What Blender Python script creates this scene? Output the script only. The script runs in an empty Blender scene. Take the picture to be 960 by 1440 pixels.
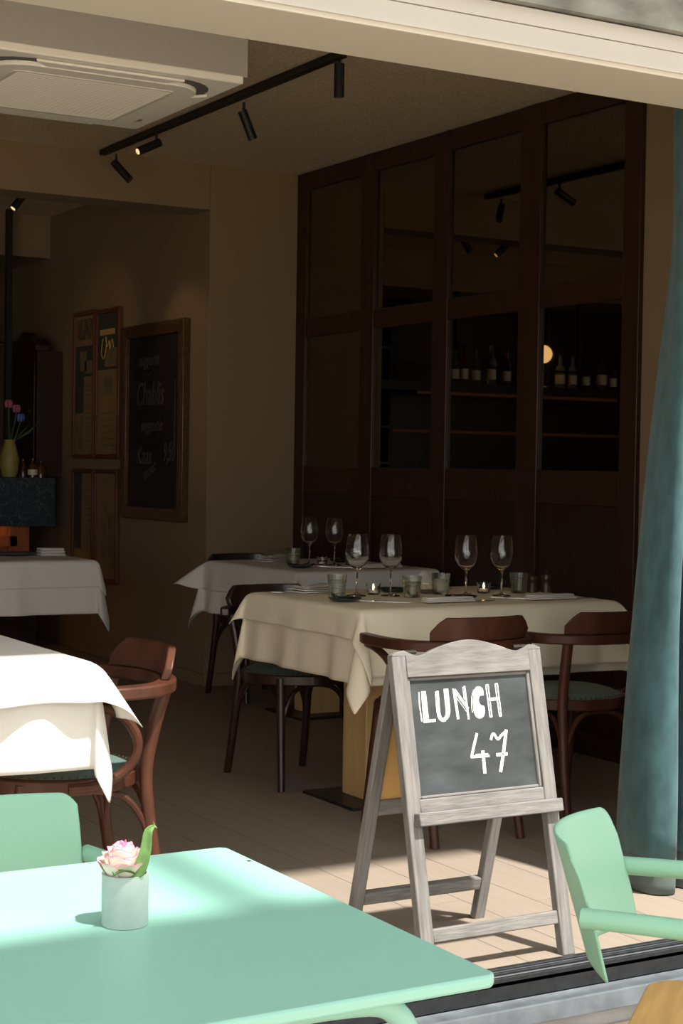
import bpy, bmesh, math, random
from mathutils import Vector, Matrix
random.seed(7)
PI = math.pi
C = bpy.context.scene.collection
SC = bpy.context.scene

# ------------------------------------------------------------------ camera
cam_d = bpy.data.cameras.new('camera'); cam = bpy.data.objects.new('camera', cam_d); C.objects.link(cam)
CR = Vector((0.864, 0.001, 0.504)); 
right = Vector((0.8640, -0.5035, 0.0153)); up = Vector((0.0008, 0.0318, 0.9995)); fwd = Vector((0.5035, 0.8634, -0.0279))
fwd.normalize(); right = (right - fwd * right.dot(fwd)).normalized(); up = right.cross(fwd).normalized()
cam.matrix_world = Matrix(((right.x, up.x, -fwd.x, 0), (right.y, up.y, -fwd.y, 0), (right.z, up.z, -fwd.z, 1.26), (0, 0, 0, 1)))
cam_d.sensor_width = 36; cam_d.lens = 2324 / 1440 * 36; cam_d.clip_start = 0.05; cam_d.clip_end = 200
SC.camera = cam

# ------------------------------------------------------------------ world, sun, exposure
SC.view_settings.view_transform = 'Standard'; SC.view_settings.look = 'None'
SC.view_settings.exposure = 0.35; SC.view_settings.gamma = 1.0; SC.view_settings.use_curve_mapping = False
w = bpy.data.worlds.new('sky'); SC.world = w; w.use_nodes = True
bg = w.node_tree.nodes['Background']; bg.inputs[0].default_value = (0.98, 0.985, 1.0, 1); bg.inputs[1].default_value = 1.6
sun_d = bpy.data.lights.new('sun', 'SUN'); sun_d.energy = 7.4; sun_d.angle = math.radians(2.0); sun_d.color = (1, 0.955, 0.89)
sun = bpy.data.objects.new('sun', sun_d); C.objects.link(sun); sun.location = (0, -5, 12)
SUN = Vector((-0.16, 0.49, -1)).normalized()
sun.rotation_euler = SUN.to_track_quat('-Z', 'Y').to_euler()
SC.cycles.max_bounces = 14; SC.cycles.diffuse_bounces = 6; SC.cycles.transmission_bounces = 12
SC.cycles.transparent_max_bounces = 12

# ------------------------------------------------------------------ materials
def newmat(name):
    m = bpy.data.materials.new(name); m.use_nodes = True
    nt = m.node_tree; return m, nt, nt.nodes['Principled BSDF']
def setp(b, **k):
    names = dict(color='Base Color', rough='Roughness', metal='Metallic', trans='Transmission Weight', ior='IOR', spec='Specular IOR Level',
                 emit='Emission Color', es='Emission Strength', sheen='Sheen Weight', coat='Coat Weight', alpha='Alpha')
    for q, v in k.items():
        if q in ('color', 'emit'): v = (*v, 1)
        b.inputs[names[q]].default_value = v
def mat(name, color, rough=.5, metal=0, var=0.0, scale=8, bump=0, bscale=60, stretch=(1, 1, 1), rnd=0.0, coords='Object', spec=.5, dark=None, **k):
    m, nt, b = newmat(name); setp(b, color=color, rough=rough, metal=metal, spec=spec, **k)
    N = nt.nodes; L = nt.links
    tc = N.new('ShaderNodeTexCoord'); mp = N.new('ShaderNodeMapping'); mp.inputs['Scale'].default_value = stretch
    L.new(tc.outputs[coords], mp.inputs[0])
    out = None
    if var or dark:
        n = N.new('ShaderNodeTexNoise'); n.inputs['Scale'].default_value = scale; n.inputs['Detail'].default_value = 6
        L.new(mp.outputs[0], n.inputs['Vector'])
        r = N.new('ShaderNodeValToRGB'); r.color_ramp.elements[0].position = .3; r.color_ramp.elements[1].position = .72
        d = dark or tuple(c * (1 - var) for c in color); l = tuple(min(1, c * (1 + var * .6)) for c in color)
        r.color_ramp.elements[0].color = (*d, 1); r.color_ramp.elements[1].color = (*l, 1)
        L.new(n.outputs[0], r.inputs[0]); out = r.outputs[0]
    if rnd:
        oi = N.new('ShaderNodeObjectInfo'); mr = N.new('ShaderNodeMapRange'); mr.inputs[3].default_value = 1 - rnd; mr.inputs[4].default_value = 1 + rnd
        L.new(oi.outputs['Random'], mr.inputs[0])
        mx = N.new('ShaderNodeMix'); mx.data_type = 'RGBA'; mx.blend_type = 'MULTIPLY'; mx.inputs[0].default_value = 1
        if out: L.new(out, mx.inputs[6])
        else: mx.inputs[6].default_value = (*color, 1)
        L.new(mr.outputs[0], mx.inputs[7]); out = mx.outputs[2]
    if out: L.new(out, b.inputs['Base Color'])
    if bump:
        n2 = N.new('ShaderNodeTexNoise'); n2.inputs['Scale'].default_value = bscale; n2.inputs['Detail'].default_value = 4
        L.new(mp.outputs[0], n2.inputs['Vector'])
        bp = N.new('ShaderNodeBump'); bp.inputs['Strength'].default_value = bump; bp.inputs['Distance'].default_value = .01
        L.new(n2.outputs[0], bp.inputs['Height']); L.new(bp.outputs[0], b.inputs['Normal'])
    return m

M = {}
M['taupe'] = mat('taupe_plaster', (.245, .172, .099), .9, bump=.08, bscale=30)
M['ceiling'] = mat('rough_ceiling_plaster', (.66, .53, .375), .95, var=.25, scale=90, bump=.8, bscale=110)
M['bulkhead'] = mat('smooth_bulkhead_paint', (.35, .335, .31), .85)
M['paving'] = mat('warm_paving_stone', (.66, .54, .40), .9, var=.15, scale=6)
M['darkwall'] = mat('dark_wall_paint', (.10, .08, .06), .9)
M['facadefar'] = mat('far_render', (.62, .56, .47), .9, var=.1, scale=1)
M['cream'] = mat('cream_paint', (.44, .405, .335), .7)
M['fascia'] = mat('fascia_paint', (.42, .40, .36), .7, var=.05, scale=3)
M['concrete'] = mat('board_marked_concrete', (.21, .213, .192), .95, var=.5, scale=6, bump=.6, bscale=22, stretch=(1, 1, 2))
M['ledge'] = mat('zinc_ledge', (.31, .345, .38), .6, var=.3, scale=14, bump=.1, bscale=50)
M['alu'] = mat('black_aluminium', (.035, .037, .04), .38, metal=.3, var=.3, scale=40)
M['track_alu'] = mat('worn_track_rail', (.35, .36, .38), .35, metal=.9)
M['stone'] = mat('pale_stone', (.48, .46, .42), .85, var=.2, scale=10, bump=.2)
M['plank'] = mat('oiled_oak_plank', (.275, .225, .175), .6, var=.07, scale=7, stretch=(6, .6, 1), rnd=.06, bump=.05, bscale=40)
M['gap'] = mat('floor_joint', (.16, .125, .095), .9)
M['mahog'] = mat('mahogany', (.036, .0125, .005), .45, var=.35, scale=9, stretch=(4, 4, .5))
M['panelw'] = mat('mahogany_panel', (.024, .009, .0045), .42, var=.4, scale=7, stretch=(1, 6, .4))
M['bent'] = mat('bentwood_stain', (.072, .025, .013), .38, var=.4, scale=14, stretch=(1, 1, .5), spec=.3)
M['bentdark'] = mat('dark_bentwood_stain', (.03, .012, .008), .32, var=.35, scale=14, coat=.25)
M['leather'] = mat('green_leather', (.105, .165, .145), .42, bump=.06, bscale=200)
M['brass'] = mat('brass', (.75, .55, .25), .3, metal=1)
M['nail'] = mat('bronze_nail', (.16, .13, .09), .35, metal=.8)
M['blackmetal'] = mat('matt_black_metal', (.012, .012, .012), .5, metal=.2)
M['iron'] = mat('iron_base_plate', (.05, .04, .035), .4, metal=.6)
M['pine'] = mat('honey_pine', (.70, .46, .20), .5, var=.12, scale=5, stretch=(5, 5, .4))
M['pineboard'] = mat('raw_hardboard', (.62, .36, .12), .6, var=.12, scale=4)
M['cloth'] = None
M['white'] = mat('white_plastic', (.80, .78, .72), .5)
M['whitegrey'] = mat('grille_plastic', (.62, .60, .55), .6, var=.08, scale=200)
M['slot'] = mat('dark_slot', (.10, .10, .10), .7)
M['silver'] = mat('cutlery_steel', (.75, .73, .70), .22, metal=1)
M['darkplate'] = mat('dark_green_glaze', (.018, .030, .030), .25, var=.3, scale=30)
M['greyplate'] = mat('dark_grey_dish', (.06, .06, .055), .3)
M['mill'] = mat('dark_wood_mill', (.055, .028, .016), .35, var=.3, scale=20)
M['greenmetal'] = mat('mint_powder_coat', (.265, .525, .440), .42, spec=.5)
M['mintchair'] = mat('mint_chair_powder_coat', (.235, .475, .345), .45, spec=.5)
M['seatwood'] = mat('honey_seat_wood', (.62, .36, .13), .45, var=.2, scale=6, stretch=(1, 8, 1))
M['signwood'] = mat('weathered_grey_wood', (.175, .165, .152), .8, var=.34, scale=5, coords='Generated', bump=.2, bscale=12, rnd=.06)
M['chalkboard'] = mat('chalky_slate', (.036, .044, .046), .75, var=.6, scale=7, stretch=(1, 1.5, 2.5))
M['chalk'] = mat('white_chalk', (.84, .84, .83), .9, var=.12, scale=160)
M['chalkdim'] = mat('old_chalk', (.08, .077, .07), .9)
M['velvet'] = mat('teal_velvet', (.037, .097, .102), .9, var=.35, scale=22, stretch=(1, 1, .5), sheen=.12)
M['hem'] = mat('velvet_hem', (.085, .11, .10), .9, var=.25, scale=22, sheen=.1)
M['giltdark'] = mat('dark_gilt_frame', (.11, .06, .022), .4, metal=.3, var=.4, scale=30)
M['blackboard'] = mat('blackboard', (.012, .011, .010), .6)
M['posterframe'] = mat('reddish_frame', (.13, .04, .015), .5)
M['paper'] = mat('yellowed_paper', (.27, .18, .08), .8, var=.15, scale=8)
M['ink'] = mat('poster_ink', (.05, .05, .04), .8)
M['inkmid'] = mat('poster_midtone', (.20, .15, .08), .8, var=.3, scale=10)
M['yellow'] = mat('poster_yellow', (.55, .40, .10), .8)
M['marble'] = None
M['barwood'] = mat('bar_front_wood', (.42, .13, .035), .5, var=.35, scale=9, stretch=(4, 4, .6))
M['vaseyellow'] = mat('yellow_ceramic', (.36, .30, .07), .5)
M['pinkpetal'] = mat('pink_petal', (.50, .12, .20), .6)
M['bluepetal'] = mat('blue_petal', (.08, .18, .50), .6)
M['leaf'] = mat('rose_leaf', (.10, .21, .05), .5, var=.35, scale=60)
M['darkleaf'] = mat('flower_foliage', (.07, .12, .03), .6)
M['amber'] = mat('amber_bottle', (.20, .07, .02), .1, trans=.5)
M['clearb'] = mat('clear_bottle', (.55, .58, .52), .05, trans=.85)
M['greenb'] = mat('green_bottle', (.05, .14, .06), .08, trans=.5)
M['label'] = mat('paper_label', (.75, .68, .52), .7)
M['butter'] = mat('butter_tub', (.60, .50, .34), .6)
M['tubband'] = mat('brown_band', (.14, .10, .07), .6)
M['wax'] = mat('candle_wax', (.85, .75, .55), .5)
M['blocker'] = mat('blocker_canvas', (.42, .50, .44), .9)  # canvas of the unseen canopies added to block sun
M['vaseglass'] = mat('frosted_vase', (.50, .62, .57), .55, trans=.25, var=.1, scale=30)

def cloth_mat(name, col):
    m, nt, b = newmat(name); setp(b, color=col, rough=.9, spec=.2)
    N, L = nt.nodes, nt.links
    tr = N.new('ShaderNodeBsdfTranslucent'); tr.inputs[0].default_value = (.85, .78, .62, 1)
    mx = N.new('ShaderNodeMixShader'); mx.inputs[0].default_value = .08
    out = N['Material Output']; L.new(b.outputs[0], mx.inputs[1]); L.new(tr.outputs[0], mx.inputs[2]); L.new(mx.outputs[0], out.inputs[0])
    tc = N.new('ShaderNodeTexCoord'); n = N.new('ShaderNodeTexNoise'); n.inputs['Scale'].default_value = 9; n.inputs['Detail'].default_value = 3
    bp = N.new('ShaderNodeBump'); bp.inputs['Strength'].default_value = .12; bp.inputs['Distance'].default_value = .02
    L.new(tc.outputs['Object'], n.inputs['Vector']); L.new(n.outputs[0], bp.inputs['Height']); L.new(bp.outputs[0], b.inputs['Normal'])
    return m
M['cloth'] = cloth_mat('table_linen', (.74, .72, .665)); M['creamcloth'] = cloth_mat('cream_table_linen', (.92, .82, .635))
def glass_mat(name, col, rough=0.0, ior=1.45):
    m, nt, b = newmat(name); setp(b, color=col, rough=rough, trans=1.0, ior=ior); return m
M['glass'] = glass_mat('clear_glass', (.97, .98, .97))
M['greenglass'] = glass_mat('pale_green_glass', (.94, .97, .90), .02)
def add_scatter(m, col, f):
    nt = m.node_tree; N, L = nt.nodes, nt.links; b = N['Principled BSDF']
    tr = N.new('ShaderNodeBsdfTranslucent'); tr.inputs[0].default_value = (*col, 1); mx = N.new('ShaderNodeMixShader'); mx.inputs[0].default_value = f
    L.new(b.outputs[0], mx.inputs[1]); L.new(tr.outputs[0], mx.inputs[2]); L.new(mx.outputs[0], N['Material Output'].inputs[0])
add_scatter(M['greenglass'], (.70, .80, .55), .05)
M['ribglass'] = glass_mat('ribbed_clear_glass', (.93, .95, .92), .03)
def mirror_mat():
    m, nt, b = newmat('smoked_mirror'); setp(b, color=(.20, .18, .15), rough=.015, metal=1.0); return m
M['mirror'] = mirror_mat()
def marble_mat():
    m, nt, b = newmat('dark_green_marble'); setp(b, rough=.25)
    N, L = nt.nodes, nt.links
    tc = N.new('ShaderNodeTexCoord'); n = N.new('ShaderNodeTexNoise'); n.inputs['Scale'].default_value = 5; n.inputs['Detail'].default_value = 8; n.inputs['Distortion'].default_value = 1.5
    v = N.new('ShaderNodeTexVoronoi'); v.feature = 'DISTANCE_TO_EDGE'; v.inputs['Scale'].default_value = 17
    mixv = N.new('ShaderNodeMix'); mixv.data_type = 'VECTOR'; mixv.inputs[0].default_value = .18
    L.new(tc.outputs['Object'], n.inputs['Vector']); L.new(tc.outputs['Object'], mixv.inputs[4]); L.new(n.outputs['Color'], mixv.inputs[5])
    L.new(mixv.outputs[1], v.inputs['Vector'])
    r = N.new('ShaderNodeValToRGB'); r.color_ramp.elements[0].position = .0; r.color_ramp.elements[0].color = (.13, .17, .17, 1)
    r.color_ramp.elements[1].position = .035; r.color_ramp.elements[1].color = (.035, .055, .06, 1)
    L.new(v.outputs['Distance'], r.inputs[0]); L.new(r.outputs[0], b.inputs['Base Color']); return m
M['marble'] = marble_mat()
def emis(name, col, s):
    m, nt, b = newmat(name); setp(b, color=(.02, .02, .02), emit=col, es=s); return m
M['lampwarm'] = emis('warm_lamp_face', (1, .52, .22), 1.2)
M['globe'] = emis('warm_globe', (1, .62, .25), 2.6)
M['led'] = emis('warm_led', (1, .42, .12), 4)
M['flame'] = emis('candle_flame', (1, .62, .25), 14)
def petal_mat():
    m, nt, b = newmat('cream_pink_petal'); setp(b, rough=.55)
    N, L = nt.nodes, nt.links
    at = N.new('ShaderNodeAttribute'); at.attribute_name = 'tint'
    r = N.new('ShaderNodeValToRGB'); e = r.color_ramp.elements
    e[0].position = 0; e[0].color = (.80, .72, .58, 1); e[1].position = 1; e[1].color = (.75, .10, .22, 1)
    e2 = e.new(.72); e2.color = (.82, .66, .60, 1); e3 = e.new(.88); e3.color = (.80, .36, .42, 1)
    L.new(at.outputs['Fac'], r.inputs[0]); L.new(r.outputs[0], b.inputs['Base Color']); return m
M['petal'] = petal_mat()

# ------------------------------------------------------------------ mesh helpers
class MB:
    def __init__(s): s.v = []; s.f = []
    def add(s, v, f):
        o = len(s.v); s.v += [tuple(p) for p in v]; s.f += [tuple(i + o for i in q) for q in f]; return s
    def box(s, x0, x1, y0, y1, z0, z1, mtx=None):
        v = [Vector(p) for p in ((x0, y0, z0), (x1, y0, z0), (x1, y1, z0), (x0, y1, z0), (x0, y0, z1), (x1, y0, z1), (x1, y1, z1), (x0, y1, z1))]
        if mtx: v = [mtx @ p for p in v]
        return s.add(v, [(0, 3, 2, 1), (4, 5, 6, 7), (0, 1, 5, 4), (1, 2, 6, 5), (2, 3, 7, 6), (3, 0, 4, 7)])
    def bar(s, a, b, w, h, upv=(0, 0, 1)):
        return s.sweep([a, b], w, h, upv)
    def sweep(s, path, w, h, upv=(0, 0, 1), closed=False):
        P = [Vector(p) for p in path]; n = len(P); vs = []; U0 = Vector(upv)
        for i, p in enumerate(P):
            if closed: t = (P[(i + 1) % n] - P[i - 1])
            else: t = (P[min(i + 1, n - 1)] - P[max(i - 1, 0)])
            t.normalize(); sd = t.cross(U0).normalized(); uu = sd.cross(t).normalized()
            ww = w[i] if isinstance(w, (list, tuple)) else w; hh = h[i] if isinstance(h, (list, tuple)) else h
            vs += [p - sd * ww / 2 - uu * hh / 2, p + sd * ww / 2 - uu * hh / 2, p + sd * ww / 2 + uu * hh / 2, p - sd * ww / 2 + uu * hh / 2]
        fs = []
        m = n if closed else n - 1
        for i in range(m):
            a = 4 * i; b = 4 * ((i + 1) % n)
            for k in range(4): fs.append((a + k, a + (k + 1) % 4, b + (k + 1) % 4, b + k))
        if not closed: fs += [(3, 2, 1, 0), tuple(4 * (n - 1) + k for k in range(4))]
        return s.add(vs, fs)
    def tube(s, path, r, seg=10, closed=False):
        P = [Vector(p) for p in path]; n = len(P); vs = []; fs = []
        t0 = (P[1] - P[0]).normalized(); ref = Vector((0, 0, 1)) if abs(t0.z) < .9 else Vector((1, 0, 0))
        sd = t0.cross(ref).normalized()
        for i, p in enumerate(P):
            if closed: t = P[(i + 1) % n] - P[i - 1]
            else: t = P[min(i + 1, n - 1)] - P[max(i - 1, 0)]
            t.normalize(); sd = (sd - t * sd.dot(t)).normalized(); uu = sd.cross(t)
            rr = r[i] if isinstance(r, (list, tuple)) else r
            for k in range(seg):
                a = 2 * PI * k / seg; vs.append(p + (sd * math.cos(a) + uu * math.sin(a)) * rr)
        m = n if closed else n - 1
        for i in range(m):
            a = seg * i; b = seg * ((i + 1) % n)
            for k in range(seg): fs.append((a + k, b + k, b + (k + 1) % seg, a + (k + 1) % seg))
        if not closed: fs += [tuple(range(seg)), tuple(seg * (n - 1) + k for k in reversed(range(seg)))]
        return s.add(vs, fs)
    def lathe(s, prof, seg=32, c=(0, 0, 0), rib=0, close=False):
        vs = []; fs = []; n = len(prof)
        for r, z in prof:
            for k in range(seg):
                a = 2 * PI * k / seg; rr = r * (1 + (rib if k % 2 else -rib)) if rib else r
                vs.append((c[0] + rr * math.cos(a), c[1] + rr * math.sin(a), c[2] + z))
        m = n if close else n - 1
        for i in range(m):
            for k in range(seg):
                a = i * seg; b = ((i + 1) % n) * seg
                fs.append((a + k, a + (k + 1) % seg, b + (k + 1) % seg, b + k))
        if not close:
            if prof[0][0] > 1e-5: fs.append(tuple(reversed(range(seg))))
            if prof[-1][0] > 1e-5: fs.append(tuple((n - 1) * seg + k for k in range(seg)))
        return s.add(vs, fs)
    def prism(s, poly, d0, d1, fn):
        # poly: 2D outline (u,v) ccw; fn(u,v,d)->3D
        n = len(poly); vs = [fn(u, v, d0) for u, v in poly] + [fn(u, v, d1) for u, v in poly]
        fs = [tuple(reversed(range(n))), tuple(range(n, 2 * n))] + [(i, (i + 1) % n, n + (i + 1) % n, n + i) for i in range(n)]
        return s.add(vs, fs)
    def grid(s, fn, nu, nv, closeu=False):
        vs = [fn(i / nu, j / nv) for j in range(nv + 1) for i in range(nu + (0 if closeu else 1))]
        w = nu if closeu else nu + 1
        fs = [(j * w + i, j * w + (i + 1) % w, (j + 1) * w + (i + 1) % w, (j + 1) * w + i) for j in range(nv) for i in range(nu)]
        return s.add(vs, fs)
    def sphere(s, c, r, seg=12, rings=8, sc=(1, 1, 1)):
        vs = [(c[0], c[1], c[2] - r * sc[2])]; fs = []
        for j in range(1, rings):
            ph = -PI / 2 + PI * j / rings
            for k in range(seg):
                a = 2 * PI * k / seg
                vs.append((c[0] + r * sc[0] * math.cos(ph) * math.cos(a), c[1] + r * sc[1] * math.cos(ph) * math.sin(a), c[2] + r * sc[2] * math.sin(ph)))
        vs.append((c[0], c[1], c[2] + r * sc[2]))
        for k in range(seg): fs.append((0, 1 + (k + 1) % seg, 1 + k))
        for j in range(rings - 2):
            for k in range(seg):
                a = 1 + j * seg; b = a + seg
                fs.append((a + k, a + (k + 1) % seg, b + (k + 1) % seg, b + k))
        a = 1 + (rings - 2) * seg; t = len(vs) - 1
        for k in range(seg): fs.append((a + k, a + (k + 1) % seg, t))
        return s.add(vs, fs)
    def build(s, name, m, parent=None, smooth=35, bevel=0, fixn=True, solid=0, loc=None):
        me = bpy.data.meshes.new(name); me.from_pydata(s.v, [], s.f)
        if fixn:
            bm = bmesh.new(); bm.from_mesh(me); bmesh.ops.recalc_face_normals(bm, faces=bm.faces); bm.to_mesh(me); bm.free()
        if smooth:
            me.polygons.foreach_set('use_smooth', [True] * len(me.polygons))
            me.set_sharp_from_angle(angle=math.radians(smooth))
        me.materials.append(m if not isinstance(m, str) else M[m])
        o = bpy.data.objects.new(name, me); C.objects.link(o)
        if parent: o.parent = parent
        if loc: o.location = loc
        if bevel:
            b = o.modifiers.new('bevel', 'BEVEL'); b.width = bevel; b.segments = 2; b.limit_method = 'ANGLE'
        if solid:
            q = o.modifiers.new('solidify', 'SOLIDIFY'); q.thickness = solid; q.offset = 0
        return o
def spline(pts, n=6, closed=False):
    P = [Vector(p) for p in pts]; out = []; m = len(P)
    rng = range(m) if closed else range(m - 1)
    for i in rng:
        if closed: p0, p1, p2, p3 = P[i - 1], P[i], P[(i + 1) % m], P[(i + 2) % m]
        else: p0, p1, p2, p3 = P[max(i - 1, 0)], P[i], P[i + 1], P[min(i + 2, m - 1)]
        for k in range(n):
            t = k / n
            out.append(.5 * ((2 * p1) + (p2 - p0) * t + (2 * p0 - 5 * p1 + 4 * p2 - p3) * t * t + (3 * p1 - p0 - 3 * p2 + p3) * t ** 3))
    if not closed: out.append(P[-1])
    return out
def tag(o, label=None, cat=None, group=None, kind=None):
    if label: o['label'] = label
    if cat: o['category'] = cat
    if group: o['group'] = group
    if kind: o['kind'] = kind
    return o
def empty(name, loc=(0, 0, 0), rz=0, label=None, cat=None, group=None):
    o = bpy.data.objects.new(name, None); C.objects.link(o); o.location = loc; o.rotation_euler.z = rz; o.empty_display_size = .1
    return tag(o, label, cat, group)
def copy_tree(o, parent=None):
    c = o.copy(); C.objects.link(c)
    if parent: c.parent = parent
    for ch in list(o.children): copy_tree(ch, c)
    return c
def struct(o): o['kind'] = 'structure'; return o
def text_obj(s, size, mtx, m, name, parent, depth=.0006, shear=0, sx=1, align='CENTER'):
    cu = bpy.data.curves.new(name, 'FONT'); cu.body = s; cu.size = size; cu.extrude = depth; cu.align_x = align; cu.align_y = 'CENTER'; cu.shear = shear; cu.resolution_u = 3
    t = bpy.data.objects.new(name, cu); C.objects.link(t)
    me = bpy.data.meshes.new_from_object(t.evaluated_get(bpy.context.evaluated_depsgraph_get()))
    bpy.data.objects.remove(t); bpy.data.curves.remove(cu)
    me.transform(mtx @ Matrix.Diagonal((sx, 1, 1, 1))); me.materials.clear(); me.materials.append(M[m])
    me.name = name
    o = bpy.data.objects.new(name, me); C.objects.link(o)
    if parent: o.parent = parent
    return o

# ================================================================== THE SETTING
# floor: dark joint base with oak planks running into the room
fl = MB().box(-3.2, 4.8, 3.36, 12.3, -.20, -.006).build('floor', 'gap'); struct(fl)
pw, plk = .19, {}
for i in range(27):
    x = -.50 + i * pw; y = 3.365 - random.random() * 1.6
    while y < 12.0:
        L = random.choice((1.7, 1.9, 2.1)); a, b = max(y, 3.365), min(y + L, 12.0); y += L
        if b - a < .05: continue
        key = round(b - a, 3)
        x1 = min(x + pw, 4.63)
        o = MB().box(0, x1 - x - .002, 0, b - a - .002, -.02, 0).build('floor_plank', 'plank', fl, smooth=0, fixn=False, loc=(x, a, 0))
MB().box(-3.2, -.502, 3.365, 12, -.02, 0).build('floor_boards', 'plank', fl, smooth=0)
# ceiling
struct(MB().box(-3.2, 4.8, 3.6, 8.44, 2.94, 3.14).build('ceiling', 'ceiling'))
struct(MB().box(-3.2, 4.8, 8.44, 12.3, 2.96, 3.14).build('ceiling_back', 'ceiling'))
# walls
struct(MB().box(4.62, 4.8, 3.4, 8.6, 0, 2.96).build('wall_right', 'taupe', bevel=.004))
wb = MB().box(4.04, 4.62, 8.44, 12.3, 0, 2.96)
struct(wb.build('wall_back', 'taupe', bevel=.004))
struct(MB().box(-3.0, 4.04, 8.44, 8.68, 2.685, 2.96).build('trim_1', 'taupe', bevel=.004))       # header over the opening
struct(MB().box(-3.2, -1.6, 8.44, 8.68, 0, 2.685).build('wall_back_left', 'taupe'))
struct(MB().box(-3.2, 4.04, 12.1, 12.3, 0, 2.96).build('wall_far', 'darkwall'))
struct(MB().box(-3.2, -3.0, 3.4, 12.1, 0, 2.96).build('wall_left', 'taupe'))
struct(MB().box(-3.0, 4.04, 11.0, 12.1, 2.67, 2.96).build('trim_2', 'taupe'))                    # soffit in the back room
struct(MB().box(4.027, 4.598, 8.422, 8.44, 0, .07).build('baseboard_back', 'taupe', bevel=.003))
struct(MB().box(4.022, 4.04, 8.44, 10.5, 0, .07).build('baseboard_side', 'taupe', bevel=.003))
# bulkhead carrying the air conditioner
struct(MB().box(.6, 2.655, 5.255, 6.21, 2.625, 2.94).build('trim_3', 'bulkhead', bevel=.003))
# facade beam: fascia, groove, soffit
fb = MB().box(-4, 6, 3.33, 3.60, 2.287, 2.36); fb.box(-4, 6, 3.336, 3.60, 2.36, 2.365); fb.box(-4, 6, 3.325, 3.60, 2.365, 2.395); fb.box(-4, 6, 3.345, 3.62, 2.395, 3.0)
struct(fb.build('trim_4', 'cream', bevel=.002))
fc = MB().box(-4, 6, 3.3245, 3.335, 2.300, 2.3525); fc.box(-4, 6, 3.3225, 3.335, 2.354, 2.396)
struct(fc.build('trim_5', 'fascia', bevel=.002))
con = MB()
struct(con.box(-4, 6, 3.30, 3.62, 2.40, 5.5).build('wall_facade', 'concrete'))
struct(MB().box(-5, 7, 2.87, 3.31, 3.2, 3.4).build('trim_9', 'concrete'))                          # unseen slab added above the opening to shade the fascia
struct(MB().box(4.05, 6, 3.33, 3.6, -.2, 2.287).build('wall_front_right', 'concrete'))
struct(MB().box(-4, -2.6, 3.33, 3.6, -.2, 2.287).build('wall_front_left', 'concrete'))
# sill: black door track, zinc ledge, stone riser, terrace
tr = MB().box(-2.6, 4.05, 3.285, 3.362, -.055, -.008)
tr.box(-2.6, 4.05, 3.345, 3.362, -.02, .004); tr.box(-2.6, 4.05, 3.318, 3.33, -.02, .003); tr.box(-2.6, 4.05, 3.285, 3.297, -.02, .002)
trk = struct(tr.build('trim_6', 'alu', bevel=.0015))
for yy in (3.338, 3.307): MB().tube([(-2.6, yy, -.003), (4.05, yy, -.003)], .004, 8).build('slide_rail', 'track_alu', trk)
struct(MB().box(-2.6, 4.05, 3.225, 3.285, -.105, -.055).build('trim_7', 'ledge', bevel=.004))
rs = struct(MB().box(-2.6, 4.05, 3.262, 3.36, -.22, -.106).build('trim_8', 'stone'))
gr = struct(MB().box(-15, 15, -16, 3.262, -.35, -.17).build('terrace_floor', 'gap'))
k = 0
for ix in range(-3, 12):
    for iy in range(0, 6):
        x0 = -.2 + ix * .5; y0 = .25 + iy * .5
        MB().box(x0 + .003, x0 + .497, y0 + .003, y0 + .497, -.2, -.15).build('paving_slab', 'paving', gr, smooth=0)
pg = MB().box(-15, 15, -16, .25, -.2, -.15); pg.box(-15, -1.7, .25, 3.25, -.2, -.15); pg.box(5.8, 15, .25, 3.25, -.2, -.15)
pg.build('street_paving', 'paving', gr, smooth=0)

# ------------------------------------------------------------------ mahogany mirror wall
mw = empty('mirror_wall', (4.6, 6.93, 0), 0, 'tall mahogany grid wall of dark smoked mirror panes above wooden panels', 'wall panel')
def mwp(mb, name, m, **k):
    o = mb.build(name, m, None, **k); o.parent = mw; o.matrix_parent_inverse = Matrix.Translation((-4.6, -6.93, 0)); return o
ys = [(5.42, 5.53), (6.115, 6.275), (6.87, 7.005), (7.58, 7.715), (8.33, 8.44)]
for a, b in ys: mwp(MB().box(4.595, 4.622, a, b, 0, 2.935), 'stile', 'mahog', bevel=.004)
for i in range(4):
    a, b = ys[i][1], ys[i + 1][0]
    for z0, z1 in ((2.835, 2.935), (1.995, 2.10), (1.10, 1.255), (0, .10)):
        mwp(MB().box(4.598, 4.622, a, b, z0, z1), 'rail', 'mahog', bevel=.004)
    for z0, z1 in ((2.10, 2.835), (1.255, 1.995)):
        mwp(MB().box(4.613, 4.619, a, b, z0, z1), 'mirror_pane', 'mirror', smooth=0)
    mwp(MB().box(4.608, 4.62, a, b, .10, 1.10), 'wood_panel', 'panelw')

# ================================================================== AIR CONDITIONER, TRACK LIGHTS
ac = empty('air_conditioner', (2.16, 5.73, 2.6), 0, 'white square cassette air conditioner set under the ceiling bulkhead', 'air conditioner')
def acp(mb, name, m, **k): return mb.build(name, m, ac, **k)
h = .478
acp(MB().box(-h, h, -h, h, 0, .03), 'panel', 'white', bevel=.006)
def rrect(hw, r, n=6, cx=0, cy=0):
    out = []
    for qx, qy, a0 in ((1, 1, 0), (-1, 1, 90), (-1, -1, 180), (1, -1, 270)):
        for k in range(n + 1):
            a = math.radians(a0 + 90 * k / n); out.append((cx + qx * (hw - r) + r * math.cos(a), cy + qy * (hw - r) + r * math.sin(a)))
    return out
sl = MB().prism(rrect(.425, .16), -.002, .01, lambda u, v, d: (u, v, d)); acp(sl, 'outlet_slot', 'slot')
acp(MB().prism(rrect(.385, .13), -.016, .008, lambda u, v, d: (u, v, d)), 'centre_plate', 'white', bevel=.005)
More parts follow.
